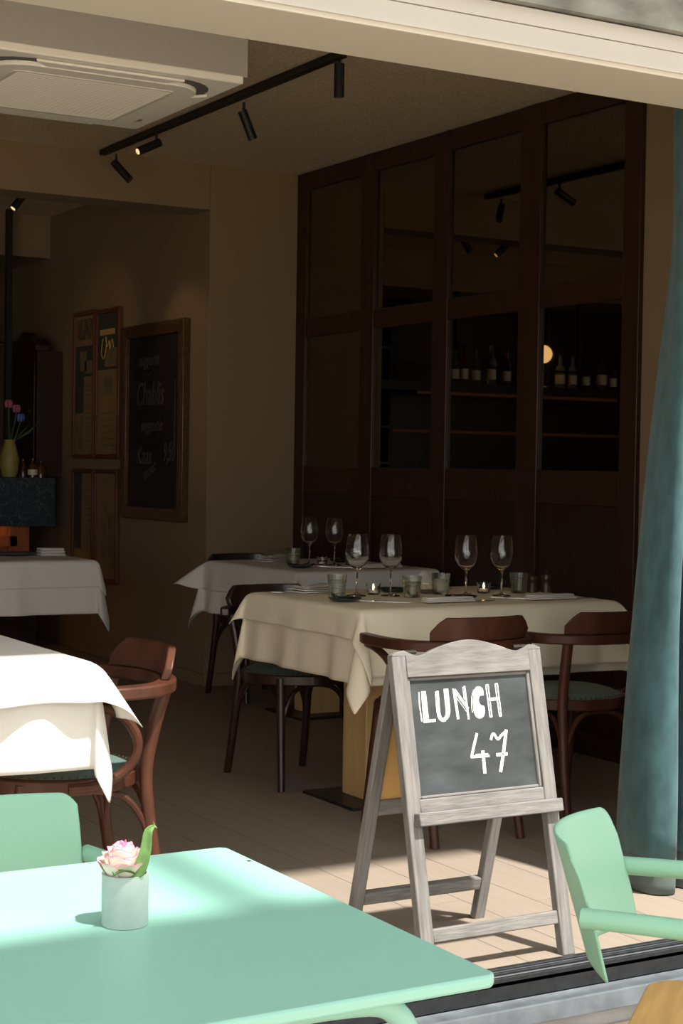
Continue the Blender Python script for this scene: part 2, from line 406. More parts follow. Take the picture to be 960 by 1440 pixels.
for q in range(4):
    mt = Matrix.Rotation(q * PI / 2, 4, 'Z')
    flap = MB()
    pl = [(-.27, -.435), (.27, -.435), (.22, -.382), (-.22, -.382)]
    flap.prism(pl, -.012, -.002, lambda u, v, d: mt @ Vector((u, v, d - .0 + .02 * (v + .435) * -1)))
    acp(flap, 'louvre', 'white', bevel=.002)
gm = MB().prism(rrect(.30, .03), -.019, -.014, lambda u, v, d: (u, v, d)); g = acp(gm, 'intake_grille', 'whitegrey')
gs = MB()
for i in range(38): gs.box(-.285, .285, -.285 + i * .015, -.281 + i * .015, -.021, -.018)
tag(acp(gs, 'grille_slats', 'whitegrey', smooth=0), kind='stuff')

def head(parent, top, d, lit=False, L=.135, r=.021):
    top = Vector(top); d = Vector(d).normalized(); a = top; b = top + d * L
    u = d.cross(Vector((0, 0, 1)) if abs(d.z) < .95 else Vector((1, 0, 0))).normalized()
    hd = MB().tube([a, b], r, 18).build('spot_head', 'blackmetal', parent)
    MB().tube([b + d * -.002, b + d * .0015], r * .72, 16).build('lamp_face', 'lampwarm' if lit else 'greyplate', hd)
    MB().tube([top + d * .02 + Vector((0, 0, .055)), top + d * .02], .007, 8).build('pivot', 'blackmetal', hd)
    return hd
tl = empty('track_light', (0, 0, 0), 0, 'black ceiling track light with four adjustable spot cylinders', 'lamp')
MB().box(3.340, 3.375, 5.80, 8.36, 2.905, 2.932).build('track', 'blackmetal', tl)
MB().box(3.352, 3.362, 5.85, 8.25, 2.93, 2.941).build('mounting_strip', 'blackmetal', tl)
cr, cu_, cf = right, up, fwd
head(tl, (3.358, 5.83, 2.885), (0, 0, -1))
head(tl, (3.358, 6.70, 2.85), cr * .36 - cu_ * .93 + cf * .25)
head(tl, (3.372, 7.64, 2.86), -cr * .75 - cu_ * .45 - cf * .5, lit=True)
head(tl, (3.358, 8.20, 2.845), cr * .55 - cu_ * .62 - cf * .15)
# back-room track
tl2 = empty('track_light', (0, 0, 0), 0, 'black spotlight on a track in the dark back room', 'lamp')
MB().box(2.3, 3.2, 8.93, 8.965, 2.80, 2.83).build('track', 'blackmetal', tl2)
for xx in (2.4, 3.0): MB().box(xx, xx + .02, 8.94, 8.955, 2.83, 2.962).build('track_bracket', 'blackmetal', tl2)
h2 = head(tl2, (3.137, 8.95, 2.76), -cr * .55 - cu_ * .8 - cf * .3, lit=True, L=.115)
h3 = head(tl2, (2.75, 8.94, 2.76), (.7, .25, -.7), lit=True)
h4 = head(tl2, (2.45, 8.94, 2.76), (.6, .55, -.6), lit=True)
def spot(name, loc, target, power, ang, blend=.6, col=(1, .62, .32), r=.02):
    d = bpy.data.lights.new(name, 'SPOT'); d.energy = power; d.spot_size = math.radians(ang); d.spot_blend = blend; d.color = col; d.shadow_soft_size = r
    o = bpy.data.objects.new(name, d); C.objects.link(o); o.location = loc
    o.rotation_euler = (Vector(target) - Vector(loc)).to_track_quat('-Z', 'Y').to_euler(); return o
spot('spot_lamp', (2.87, 8.98, 2.64), (4.04, 8.70, 1.85), 6.0, 40)
spot('spot_lamp', (2.56, 9.05, 2.64), (4.04, 10.0, 2.0), 4.5, 40)

# ================================================================== BENTWOOD ARMCHAIRS
def hoop(t):      # plan of the arm and back rail; t -1..1 (left arm end, back centre, right arm end)
    a = t * 1.0
    L = [(-.240, .10), (-.258, .02), (-.260, -.09), (-.225, -.20), (-.12, -.275), (0, -.295), (.12, -.275), (.225, -.20), (.260, -.09), (.258, .02), (.240, .10)]
    return L
HP0 = spline([(x, y, .668) for x, y in hoop(0)], 5)
def make_armchair(woodm, arms=True):
    r = empty('bentwood_armchair' if arms else 'bentwood_chair')
    HP = HP0 if arms else [p for p in HP0 if p.y < -.15]
    n = len(HP)
    wdt = [.05] * n
    for i in range(4): wdt[i] = wdt[n - 1 - i] = .034 + .004 * i
    MB().sweep(HP, wdt, .034).build('arm_rail', woodm, r, bevel=.006)
    # crest board standing on the back of the rail
    bk = [p for p in HP if p.y < -.232]
    top = MB(); m = len(bk)
    vs = []; fs = []
    for i, p in enumerate(bk):
        t = abs(i / (m - 1) * 2 - 1)
        hh = .080 if t < .78 else .080 * (1 - (3 * ((t - .78) / .22) ** 2 - 2 * ((t - .78) / .22) ** 3) * .62)
        nrm = Vector((p.x * .9, p.y + .0, 0)).normalized()
        for zz, off in ((.685, .0), (.685 + hh, .012)):
            q = p + nrm * off; q.z = zz
            vs += [q - nrm * .011, q + nrm * .011]
    for i in range(m - 1):
        a = 4 * i; b = a + 4
        fs += [(a, b, b + 2, a + 2), (a + 1, a + 3, b + 3, b + 1), (a + 2, b + 2, b + 3, a + 3), (a, a + 1, b + 1, b)]
    fs += [(0, 2, 3, 1), (4 * m - 4, 4 * m - 3, 4 * m - 1, 4 * m - 2)]
    top.add(vs, fs); top.build('crest', woodm, r, bevel=.004)
    # seat
    def seatr(a, k=1.0): return (k * .205 * math.cos(a), k * (.205 + .008 * math.sin(a)) * math.sin(a) - .01)
    ring = MB(); S = 40
    ring.sweep([(*seatr(2 * PI * i / S), .425) for i in range(S)], .035, .04, closed=True)
    ring.build('seat_frame', woodm, r, bevel=.005)
    cs = MB()
    cs.grid(lambda u, v: (*[c * (1 - v) for c in seatr(2 * PI * u, 1.0)], .445 + .03 * (1 - (1 - v) ** 4) + .0), S, 8, closeu=True)
    cs.build('seat', 'leather', r, smooth=60)
    nl = MB()
    for i in range(64):
        x, y = seatr(2 * PI * i / 64, 1.01); nl.sphere((x, y, .451), .0034, 6, 4)
    nl.build('nail_trim', 'nail', r)
    fl_ = []; 
    for s in (-1, 1):
        MB().tube(spline([(s * .15, .14, .43), (s * .160, .165, .22), (s * .170, .195, 0)], 5), [.0185 - .0005 * i for i in range(11)], 12).build('leg', woodm, r)
        pth = spline([(s * .175, -.265, 0), (s * .168, -.225, .2), (s * .160, -.198, .42), (s * .166, -.215, .55), (s * .176, -.242, .655)], 5)
        MB().tube(pth, [.0155 + .0003 * min(i, 12) for i in range(len(pth))], 12).build('leg', woodm, r)
        # side loop joining arm and seat
        lp = spline([(s * .244, .07, .648), (s * .256, .0, .643), (s * .259, -.085, .612), (s * .250, -.135, .54), (s * .236, -.115, .47), (s * .224, -.04, .430), (s * .214, .04, .425)], 6)
        if arms: MB().tube(lp, .0135, 10).build('arm_support', woodm, r)
    # arched braces under the seat
    FL, FR, RL, RR = Vector((-.158, .16, .24)), Vector((.158, .16, .24)), Vector((-.166, -.218, .24)), Vector((.166, -.218, .24))
    for a, b in ((FL, FR), (FR, RR), (RR, RL), (RL, FL)):
        mid = (a + b) / 2; inn = -Vector((mid.x, mid.y + .02, 0)) * .10
        def P(t, z): q = a.lerp(b, t) + inn * math.sin(PI * t); q.z = z; return q
        MB().tube(spline([P(.02, .24), P(.07, .31), P(.2, .375), P(.38, .398), P(.62, .398), P(.8, .375), P(.93, .31), P(.98, .24)], 4), .0095, 8).build('brace', woodm, r)
    return r
proto = make_armchair('bent')
def chair(x, y, rz, label, first=False):
    o = proto if first else copy_tree(proto)
    o.location = (x, y, 0); o.rotation_euler.z = rz
    return tag(o, label, 'chair')
G1 = 'bentwood chairs at the dining tables'
c1 = chair(1.562, 4.188, PI / 2, 'sunlit bentwood armchair with green leather seat beside the sunlit white tablecloth', True)
c2 = chair(3.19, 4.79, 0, 'bentwood armchair with its back behind the top of the lunch sign')
c3 = chair(3.755, 4.80, 0, 'bentwood armchair standing beside the teal curtain, partly hidden by it')
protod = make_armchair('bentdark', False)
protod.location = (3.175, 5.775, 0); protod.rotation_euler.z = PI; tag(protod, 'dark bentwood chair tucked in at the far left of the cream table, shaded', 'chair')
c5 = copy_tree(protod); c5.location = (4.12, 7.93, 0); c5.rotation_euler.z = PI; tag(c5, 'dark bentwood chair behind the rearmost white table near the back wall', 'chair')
for o in (c1, c2, c3, protod, c5): o['group'] = G1

# ================================================================== TABLES AND CLOTHS
def drape(x0, x1, y0, y1, z, h, off=0.0, bulge=(.32,) * 4, flare=.03, seed=1, wave=.012, step=.035, corner_wave=.10):
    """rectangular cloth over a table; h = overhang (left, right, near, far); bulge per corner (ln, rn, lf, rf)"""
    rnd = random.Random(seed); ph = [rnd.random() * 6.28 for _ in range(12)]
    hl, hr, hn, hf = h
    def axis(a, b, ha, hb):
        n = max(4, int((b - a) / step)); na = 9
        return [a - ha * (1 - i / na) for i in range(na)] + [a + (b - a) * i / n for i in range(n)] + [b] + [b + hb * (i + 1) / na for i in range(na)]
    X = axis(x0, x1, hl, hr); Y = axis(y0, y1, hn, hf)
    def wv(t, side): return (math.sin(t * 31 + ph[side]) * .55 + math.sin(t * 17 + ph[side + 4]) * .8 + math.sin(t * 53 + ph[side + 8]) * .22)
    vs = []
    for yv in Y:
        for xv in X:
            sx = -1 if xv < x0 else (1 if xv > x1 else 0); sy = -1 if yv < y0 else (1 if yv > y1 else 0)
            a = (x0 - xv) if sx < 0 else (xv - x1) if sx > 0 else 0
            b = (y0 - yv) if sy < 0 else (yv - y1) if sy > 0 else 0
            cx = min(max(xv, x0), x1); cy = min(max(yv, y0), y1)
            if not sx and not sy:
                e = min(xv - x0, x1 - xv, yv - y0, y1 - yv)
                vs.append((xv, yv, z + off)); continue
            hx = hl if sx < 0 else hr; hy = hn if sy < 0 else hf
            if sx and not sy:
                s = a; o = .006 + off + flare * s + wave * (s / .25) * (1 + wv(cy, 0 if sx < 0 else 1)) ; vs.append((cx + sx * o, cy, z + off - s * .985)); continue
            if sy and not sx:
                s = b; o = .006 + off + flare * s + wave * (s / .25) * (1 + wv(cx, 2 if sy < 0 else 3)); vs.append((cx, cy + sy * o, z + off - s * .985)); continue
            r = math.hypot(a, b); th = math.atan2(b, a); bi = (0 if sx < 0 else 1) + (0 if sy < 0 else 2); bu = bulge[bi]
            ox = .006 + off + flare * r + wave * (r / .25) * (1 + wv(cy, 0 if sx < 0 else 1)); oy = .006 + off + flare * r + wave * (r / .25) * (1 + wv(cx, 2 if sy < 0 else 3))
            px = ox * math.cos(th) ** 2 + .004 * math.sin(2 * th); py = oy * math.sin(th) ** 2 + .004 * math.sin(2 * th)
            q = bu * r * math.sin(2 * th) ** 1.3
            side = corner_wave * r * math.sin(4 * th)
            px += q * .7071 + side * .7071; py += q * .7071 - side * .7071
            d = math.sqrt(max(r * r * .97 - (q * .95) ** 2, (.25 * r) ** 2))
            vs.append((cx + sx * px, cy + sy * py, z + off - d))
    w_ = len(X)
    fs = [(j * w_ + i, j * w_ + i + 1, (j + 1) * w_ + i + 1, (j + 1) * w_ + i) for j in range(len(Y) - 1) for i in range(w_ - 1)]
    return MB().add(vs, fs)
def cloth(name, label, group=None, sub=1, m='cloth', **k):
    o = drape(**k).build(name, m, None, smooth=180, fixn=False)
    s = o.modifiers.new('subdivision', 'SUBSURF'); s.levels = sub; s.render_levels = sub
    q = o.modifiers.new('solidify', 'SOLIDIFY'); q.thickness = .0014; q.offset = 1
    return tag(o, label, 'tablecloth', group)
def table(label, x0, x1, y0, y1, bases, cols=True):
    t = empty('dining_table', ((x0 + x1) / 2, (y0 + y1) / 2, 0), 0, label, 'table'); cx, cy = t.location.x, t.location.y
    MB().box(x0 - cx, x1 - cx, y0 - cy, y1 - cy, .72, .748).build('tabletop', 'pine', t, bevel=.003)
    for bx, by in bases:
        MB().box(bx - cx - .20, bx - cx + .20, by - cy - .19, by - cy + .19, 0, .012).build('base_plate', 'iron', t, bevel=.003)
        MB().box(bx - cx - .085, bx - cx + .085, by - cy - .085, by - cy + .085, .012, .72).build('column', 'pine', t, bevel=.003)
    return t
ZT = .7495
table('dining table under a cream cloth behind the lunch sign', 2.98, 4.12, 4.95, 5.80, [(3.27, 5.34), (3.83, 5.36)])
cloth('tablecloth', 'cream long linen cloth hanging low on the table behind the sign', x0=2.975, x1=4.125, y0=4.945, y1=5.805, z=ZT, h=(.255, .25, .26, .25), bulge=(.26, .3, .10, .3), seed=3, m='creamcloth')
cloth('tablecloth', 'cream square overlay cloth on top of the long cloth behind the sign', x0=2.975, x1=4.125, y0=4.945, y1=5.805, z=ZT + .003, off=.004, h=(.105, .10, .235, .10), bulge=(.25, .4, .38, .4), seed=5, wave=.016, flare=.10, m='creamcloth')
table('rear dining table under a white cloth beside the mirror wall', 3.74, 4.52, 6.82, 7.78, [(4.13, 7.3)])
cloth('tablecloth', 'white long linen cloth on the rear table by the mirror wall', x0=3.735, x1=4.525, y0=6.815, y1=7.785, z=ZT, h=(.26, .04, .26, .26), bulge=(.25, .1, .22, .1), seed=11)
cloth('tablecloth', 'white overlay cloth on the rear table by the mirror wall', x0=3.735, x1=4.525, y0=6.815, y1=7.785, z=ZT + .003, off=.004, h=(.15, .03, .15, .15), bulge=(.4, .1, .80, .1), seed=11, wave=.0135, flare=.04)
table('dining table under a grey white cloth in the dim opening at left', 1.95, 3.19, 7.98, 8.78, [(2.10, 8.38), (2.575, 8.38)])
cloth('tablecloth', 'shaded white long linen cloth on the table at left by the bar', x0=1.945, x1=3.195, y0=7.975, y1=8.785, z=ZT, h=(.26, .26, .27, .26), bulge=(.2, .10, .2, .2), seed=21)
cloth('tablecloth', 'shaded white overlay cloth on the table at left by the bar', x0=1.945, x1=3.195, y0=7.975, y1=8.785, z=ZT + .003, off=.004, h=(.13, .13, .14, .13), bulge=(.3, .14, .3, .3), seed=21, wave=.0135, flare=.04)
table('dining table under a sunlit white cloth at the left edge', .30, 1.555, 3.905, 4.71, [(.62, 4.3), (1.05, 4.3)])
cloth('tablecloth', 'sunlit white long linen cloth at the left edge, reaching the chair seat', x0=.295, x1=1.56, y0=3.90, y1=4.715, z=ZT, h=(.25, .24, .265, .25), bulge=(.3, .10, .3, .3), seed=31, wave=.006, flare=.0, corner_wave=.14)
cloth('tablecloth', 'sunlit white overlay cloth at the left edge with a corner jutting out', x0=.295, x1=1.56, y0=3.90, y1=4.715, z=ZT + .003, off=.004, h=(.1, .150, .095, .1), bulge=(.3, .34, .3, .3), seed=33, wave=.045, flare=.25)

# ================================================================== TABLEWARE
TZ = ZT + .0095
def wine_glass_mb():
    o = [(.038, 0), (.036, .003), (.012, .007), (.0042, .014), (.0036, .06), (.0040, .095), (.012, .104), (.030, .118), (.043, .142), (.0465, .165), (.044, .195), (.0395, .225), (.0362, .238)]
    i = [(.0352, .238), (.0385, .225), (.043, .195), (.0455, .165), (.042, .143), (.029, .1195), (.010, .107), (0.0, .1055)]
    return MB().lathe([(0.0, 0)] + o + i, 32)
wg0 = wine_glass_mb().build('wine_glass', 'glass', None, smooth=60)
def dup(o, loc, label, cat, rz=0, group=None, sc=None, first=False):
    c = o if first else copy_tree(o); c.location = loc; c.rotation_euler.z = rz
    if sc: c.scale = (sc,) * 3
    return tag(c, label, cat, group)
GW = 'stemmed wine glasses'
dup(wg0, (3.266, 5.473, TZ), 'clear wine glass, leftmost on the cream table behind the sign', 'wine glass', first=True, group=GW)
dup(wg0, (3.391, 5.429, TZ), 'clear wine glass beside the left tealight, second from the left', 'wine glass', group=GW)
dup(wg0, (3.676, 5.329, TZ), 'clear wine glass standing behind the right dark green plate', 'wine glass', group=GW)
dup(wg0, (3.812, 5.281, TZ), 'clear wine glass at the right, beside the fork', 'wine glass', group=GW)
dup(wg0, (4.067, 7.29, TZ), 'clear wine glass on the rear table, left one of the pair', 'wine glass', group=GW)
dup(wg0, (4.162, 7.202, TZ), 'clear wine glass on the rear table, right one of the pair', 'wine glass', group=GW)
def tumbler_mb():
    o = [(.0, 0), (.029, 0), (.0305, .004), (.0325, .03), (.0345, .052), (.0362, .053), (.0362, .058), (.0352, .059), (.0375, .082)]
    i = [(.0358, .082), (.0332, .056), (.0300, .03), (.028, .010), (0, .009)]
    return MB().lathe(o + i, 56, rib=.012)
tb0 = tumbler_mb().build('tumbler', 'greenglass', None, smooth=25)
GT = 'ribbed green water tumblers'
dup(tb0, (3.192, 5.498, TZ), 'ribbed pale green tumbler at the left, behind a dark plate', 'tumbler', first=True, group=GT)
dup(tb0, (3.433, 5.341, TZ), 'ribbed pale green tumbler in the middle of the cream table, nearest', 'tumbler', group=GT)
dup(tb0, (3.632, 5.440, TZ), 'ribbed pale green tumbler right beside the butter tub', 'tumbler', group=GT)
dup(tb0, (3.967, 5.378, TZ), 'ribbed pale green tumbler beside the pepper mills', 'tumbler', group=GT)
dup(tb0, (3.986, 7.313, TZ), 'ribbed tumbler at the left of the rear table', 'tumbler', group=GT)
dup(tb0, (4.25, 7.179, TZ), 'ribbed tumbler on the rear table, partly hidden behind a wine glass', 'tumbler', group=GT)
# tealights: glass cup, wax, flame
def tealight(loc, label, lit=True):
    t = empty('tealight_holder', loc, 0, label, 'candle holder', 'glass tealight holders')
    MB().lathe([(0, 0), (.023, 0), (.025, .004), (.027, .03), (.0295, .044), (.0275, .044), (.025, .03), (.0225, .007), (0, .007)], 40, rib=.01).build('glass_cup', 'ribglass', t, smooth=30)
    MB().lathe([(0, .0075), (.019, .0075), (.019, .018), (0, .018)], 20).build('candle', 'wax', t)
    if lit: MB().lathe([(0, .019), (.0028, .024), (.0034, .029), (.0018, .036), (0, .042)], 10).build('flame', 'flame', t)
    return t
tealight((3.364, 5.512, TZ), 'lit tealight in a small glass between the two left wine glasses')
tealight((3.829, 5.426, TZ), 'lit tealight in a small glass between the two right wine glasses')
tealight((4.102, 7.219, TZ), 'unlit ribbed tealight glass between the rear wine glasses', False)
# small dark plates
def plate_mb(r=.062):
    return MB().lathe([(0, 0), (r * .6, 0), (r * .85, .006), (r, .013), (r * 1.0, .0155), (r * .93, .0145), (r * .7, .008), (0, .006)], 32)
pl0 = plate_mb().build('side_plate', 'darkplate', None)
GP = 'small dark side plates'
dup(pl0, (3.086, 5.257, TZ), 'dark green side plate at the left end of the cream table', 'plate', first=True, group=GP)
dup(pl0, (3.558, 5.191, TZ), 'dark green side plate at the middle of the near table edge', 'plate', group=GP)
dup(pl0, (3.515, 5.60, TZ), 'dark side plate behind the middle tumblers on the far side', 'plate', group=GP)
dup(pl0, (3.99, 5.60, TZ), 'dark side plate behind the right tealight on the far side', 'plate', group=GP)
dup(pl0, (3.889, 7.06, TZ), 'dark side plate near the left edge of the rear table', 'plate', group=GP)
dup(pl0, (4.33, 7.42, TZ), 'dark side plate at the far right of the rear table', 'plate', group=GP)
dp = plate_mb(.13).build('dinner_plate', 'greyplate', None); dup(dp, (2.915, 8.45, TZ), 'dark metal dinner plate on the dim table by the bar', 'plate', first=True)
# butter knife on the plates
def knife_mb(L=.21):
    m = MB(); m.prism([(-.5 * L, -.006), (.0, -.007), (.48 * L, -.009), (.5 * L, 0), (.40 * L, .008), (0, .006), (-.5 * L, .006)], 0, .003, lambda u, v, d: (u, v, d + .001)); return m
def fork_mb(L=.19):
    m = MB(); m.prism([(-.5 * L, -.006), (.1 * L, -.003), (.2 * L, -.012), (.32 * L, -.013), (.32 * L, .013), (.2 * L, .012), (.1 * L, .003), (-.5 * L, .006)], 0, .003, lambda u, v, d: (u, v, d + .001 + .004 * max(0, u / L)))
    for q in range(4):
        y = -.0115 + q * .0076; m.prism([(.31 * L, y - .0018), (.5 * L, y - .0012), (.5 * L, y + .0012), (.31 * L, y + .0018)], 0, .003, lambda u, v, d: (u, v, d + .001 + .006 * (u / L)))
    return m
kn0 = knife_mb().build('table_knife', 'silver'); fk0 = fork_mb().build('table_fork', 'silver')
bk0 = knife_mb(.12).build('butter_knife', 'silver')
GK, GF, GN, GB = 'table knives beside the napkins', 'table forks', 'folded white napkins', 'butter knives'
dup(bk0, (3.088, 5.262, TZ + .016), 'small knife lying across the left dark green plate', 'knife', .5, GB, first=True)
dup(bk0, (3.562, 5.196, TZ + .016), 'small knife lying across the middle dark green plate', 'knife', .4, GB)
dup(fk0, (3.205, 5.165, TZ), 'table fork beside the left dark green plate, tines to the left', 'fork', PI - .75, GF, first=True)
dup(fk0, (3.775, 5.135, TZ), 'table fork in front of the right wine glass, tines to the left', 'fork', PI - .70, GF)
dup(fk0, (4.081, 7.03, TZ), 'table fork at the near edge of the rear table', 'fork', PI - .7, GF)
dup(kn0, (3.535, 5.085, TZ), 'table knife sticking out of the folded napkin at the middle', 'knife', -.02, GK, first=True)
dup(kn0, (3.985, 5.058, TZ), 'table knife sticking out of the folded napkin at the right', 'knife', .0, GK)
dup(kn0, (4.40, 6.95, TZ), 'table knife under the folded napkin on the rear table', 'knife', .1, GK)
def napkin_mb(L=.21, W=.055, H=.018):
    m = MB()
    for q in range(3):
        z0 = q * H / 3; m.box(-L / 2 + q * .002, L / 2 - q * .003, -W / 2 + q * .004, W / 2 - q * .002, z0, z0 + H / 3 - .0006)
    return m
nk0 = napkin_mb().build('napkin', 'cloth', None, bevel=.0025)
dup(nk0, (3.43, 5.085, TZ + .004), 'folded white napkin in front of the middle dark green plate', 'napkin', -.03, GN, first=True)
dup(nk0, (3.885, 5.06, TZ + .004), 'folded white napkin at the right near edge of the cream table', 'napkin', 0, GN)
dup(nk0, (4.28, 6.93, TZ + .004), 'folded white napkin at the near edge of the rear table', 'napkin', .05, GN)
def soft_napkin(loc, rz, label, L=.2, W=.12, H=.03, seed=1, tent=False):
    rn = random.Random(seed); m = MB()
    if tent:
        m.grid(lambda u, v: ((u - .5) * L, (v - .5) * W, .002 + H * (1 - abs(v * 2 - 1)) ** .8 * (1 - abs(u - .45) * 1.2)), 10, 10)
        m.grid(lambda u, v: ((u - .5) * L * .9, (v - .5) * W * .9, .0005 + .4 * H * (1 - abs(v * 2 - 1)) * (1 - abs(u - .45) * 1.2)), 6, 6)
    else:
        for q in range(4):
            m.grid(lambda u, v, q=q: ((u - .5) * L * (1 - .06 * q) + .004 * q, (v - .5) * W * (1 - .08 * q), .003 + q * H / 4 + .004 * math.sin(u * 5 + q) * (.3 + v)), 8, 5)
    o = m.build('napkin', 'cloth', None, smooth=50, solid=.002, fixn=False); o.location = loc; o.rotation_euler.z = rz
    return tag(o, label, 'napkin', GN)
soft_napkin((3.20, 5.70, TZ), .2, 'soft folded white napkin at the far left of the cream table', H=.028, seed=2)
soft_napkin((3.72, 5.68, TZ), .1, 'peaked white napkin behind the middle tumblers', L=.17, W=.12, H=.075, seed=3, tent=True)
soft_napkin((4.02, 7.58, TZ), .3, 'soft folded napkin at the far left of the rear table', H=.035, seed=4)
tag(napkin_mb(.14, .09, .042).build('napkin', 'cloth', None, bevel=.006, loc=(3.09, 8.36, TZ)), 'folded white napkin on the dim table by the bar', 'napkin', GN)
dup(fk0, (3.10, 5.66, TZ + .0), 'table fork at the far left, partly under the soft napkin', 'fork', PI - .3, GF)
# pepper mills
def mill(loc, label, H):
    t = empty('pepper_mill', loc, 0, label, 'pepper mill', 'dark wood mills')
    MB().lathe([(0, 0), (.024, 0), (.024, .008), (.0215, .018), (.018, .035), (.0195, .046), (.0235, .052)], 24).build('body', 'mill', t)
    MB().lathe([(.0235, .0525), (.0235, .058), (.020, H - .012), (.012, H - .006), (0, H - .006)], 24).build('cap', 'mill', t)
    MB().sphere((0, 0, H), .006, 10, 6).build('knob', 'iron', t)
mill((4.052, 5.40, TZ), 'shorter dark wood mill beside the right green tumbler', .078)
mill((4.112, 5.385, TZ), 'taller dark wood mill with a knob at the right end of the cloth', .083)
bt = empty('butter_tub', (3.60, 5.50, TZ), .1, 'small cream butter tub with a brown band between two tumblers', 'tub')
MB().box(-.034, .034, -.03, .03, 0, .036).build('tub', 'butter', bt, bevel=.004)
MB().box(-.0348, .0348, -.0308, .0308, .001, .018).build('band', 'tubband', bt)
MB().sphere((0, 0, .037), .022, 10, 6, (1, 1, .4)).build('butter', 'wax', bt)

# ================================================================== LUNCH SIGN
SX0, SX1 = 2.222, 2.690; SW = SX1 - SX0; LEAN = math.atan2(.175, .78)
sg = empty('chalkboard_sign', ((SX0 + SX1) / 2, 3.56, 0), 0, 'weathered grey wooden A-frame sign with a slate board reading LUNCH 47', 'sign')
sy, cy_ = math.sin(LEAN), math.cos(LEAN)
def fp(u, v, d):      # front frame plane: u across, v up the slope, d out towards the street
    return Vector((u - SW / 2, -.19 + v * sy - d * cy_, v * cy_ + d * sy))
RL_ = math.atan2(.20, .77); ry, rc = math.sin(RL_), math.cos(RL_)
def rp(u, v, d): return Vector((u - SW / 2, .215 - v * ry - d * rc, v * rc - d * ry))
def sbox(fn, u0, u1, v0, v1, d0, d1, name, m='signwood', parent=sg, bevel=.003):
    return MB().prism([(u0, v0), (u1, v0), (u1, v1), (u0, v1)], d0, d1, fn).build(name, m, parent, bevel=bevel, smooth=30)
sbox(fp, 0, .040, 0, .800, -.026, 0, 'stile'); sbox(fp, SW - .040, SW, 0, .800, -.026, 0, 'stile')
# top rail with its wavy crown
crown = [(.040, .742), (SW - .040, .742)]
N_ = 26; cr_pts = []
for i in range(N_ + 1):
    u = SW - i * SW / N_; t = abs(u / SW - .5) * 2
    hgt = .802 + .030 * (.5 + .5 * math.cos(min(t / .72, 1) * PI)) + (.010 * math.sin(max(0, (t - .72) / .28) * PI) if t > .72 else 0) - .006 * math.sin(min(max((t - .45) / .4, 0), 1) * PI)
    cr_pts.append((u, hgt))
MB().prism([(0, .742 + .055), (.0401, .797), (.0401, .742), (SW - .0401, .742), (SW - .0401, .797), (SW, .797)] + cr_pts, -.025, .001, fp).build('top_rail', 'signwood', sg, smooth=30, bevel=.002)
sbox(fp, .040, SW - .040, .400, .435, -.025, -.001, 'bottom_rail')
sbox(fp, .018, SW - .002, .368, .402, -.018, .026, 'chalk_ledge')
sbox(fp, .040, SW - .040, .082, .116, -.024, -.003, 'stretcher')
for a in ((.040, .050, .435, .742), (SW - .050, SW - .040, .435, .742), (.050, SW - .050, .435, .443), (.050, SW - .050, .733, .742)):
    sbox(fp, *a, -.02, -.006, 'moulding', bevel=.003)
brd = sbox(fp, .045, SW - .045, .438, .738, -.022, -.0135, 'slate', 'chalkboard', bevel=0)
# lettering: polygons and strokes given in the board's own 0..1 frame (x right, y down)
BU0, BU1, BV0, BV1 = .050, SW - .050, .443, .733
def img2board(x, y):  # drawing frame of the letters: slanted board corners
    TL, TR, BL, BR = (128, 228), (787, 202), (204, 772), (850, 716)
    u = v = .5
    for _ in range(8):
        X = (1 - v) * ((1 - u) * TL[0] + u * TR[0]) + v * ((1 - u) * BL[0] + u * BR[0]); Y_ = (1 - v) * ((1 - u) * TL[1] + u * TR[1]) + v * ((1 - u) * BL[1] + u * BR[1])
        dxu = (1 - v) * (TR[0] - TL[0]) + v * (BR[0] - BL[0]); dyv = (1 - u) * (BL[1] - TL[1]) + u * (BR[1] - TR[1])
        dyu = (1 - v) * (TR[1] - TL[1]) + v * (BR[1] - BL[1]); dxv = (1 - u) * (BL[0] - TL[0]) + u * (BR[0] - TR[0])
        ex, ey = x - X, y - Y_; det = dxu * dyv - dxv * dyu
        u += (ex * dyv - ey * dxv) / det; v += (ey * dxu - ex * dyu) / det
    return BU0 + u * (BU1 - BU0), BV1 - v * (BV1 - BV0)
def stroke(mb, pts, w):
    P = [Vector((*img2board(*p), 0)) for p in pts]; n = len(P); vs = []
    ws = w if isinstance(w, (list, tuple)) else [w] * n
    for i, p in enumerate(P):
        t = (P[min(i + 1, n - 1)] - P[max(i - 1, 0)]).normalized(); nr = Vector((-t.y, t.x, 0)); hw = ws[i] * .00056 / 2
        vs += [p + nr * hw, p - nr * hw]
    for dd in (-.0134, -.0128): 
        pass
    o = [fp(q.x, q.y, -.0129) for q in vs]
    mb.add(o, [(2 * i, 2 * i + 1, 2 * i + 3, 2 * i + 2) for i in range(n - 1)])
def blob(mb, pts):
    mb.add([fp(*img2board(*p), -.0129) for p in pts], [tuple(range(len(pts)))])
def letter(fn):
    mb = MB(); fn(mb); return mb.build('chalk_letter', 'chalk', brd, smooth=0, fixn=False)
def sp2(pts, n=6): return [(p.x, p.y) for p in spline([(a, b, 0) for a, b in pts], n)]
def L1(m): blob(m, [(197, 276), (222, 275), (243, 411), (243, 425), (213, 426)]); blob(m, [(243, 411), (279, 408), (280, 421), (243, 425)]); stroke(m, [(185, 280), (190, 340), (204, 420)], 6)
def L2(m):
    stroke(m, sp2([(333, 266), (340, 320), (346, 370), (340, 398), (325, 410), (308, 405), (298, 380), (292, 330), (287, 275)]), [26] * 12 + [26 - i * .9 for i in range(13)] + [13] * 24)
    stroke(m, sp2([(275, 278), (281, 340), (288, 385), (298, 408), (316, 420), (335, 418)]), 4)
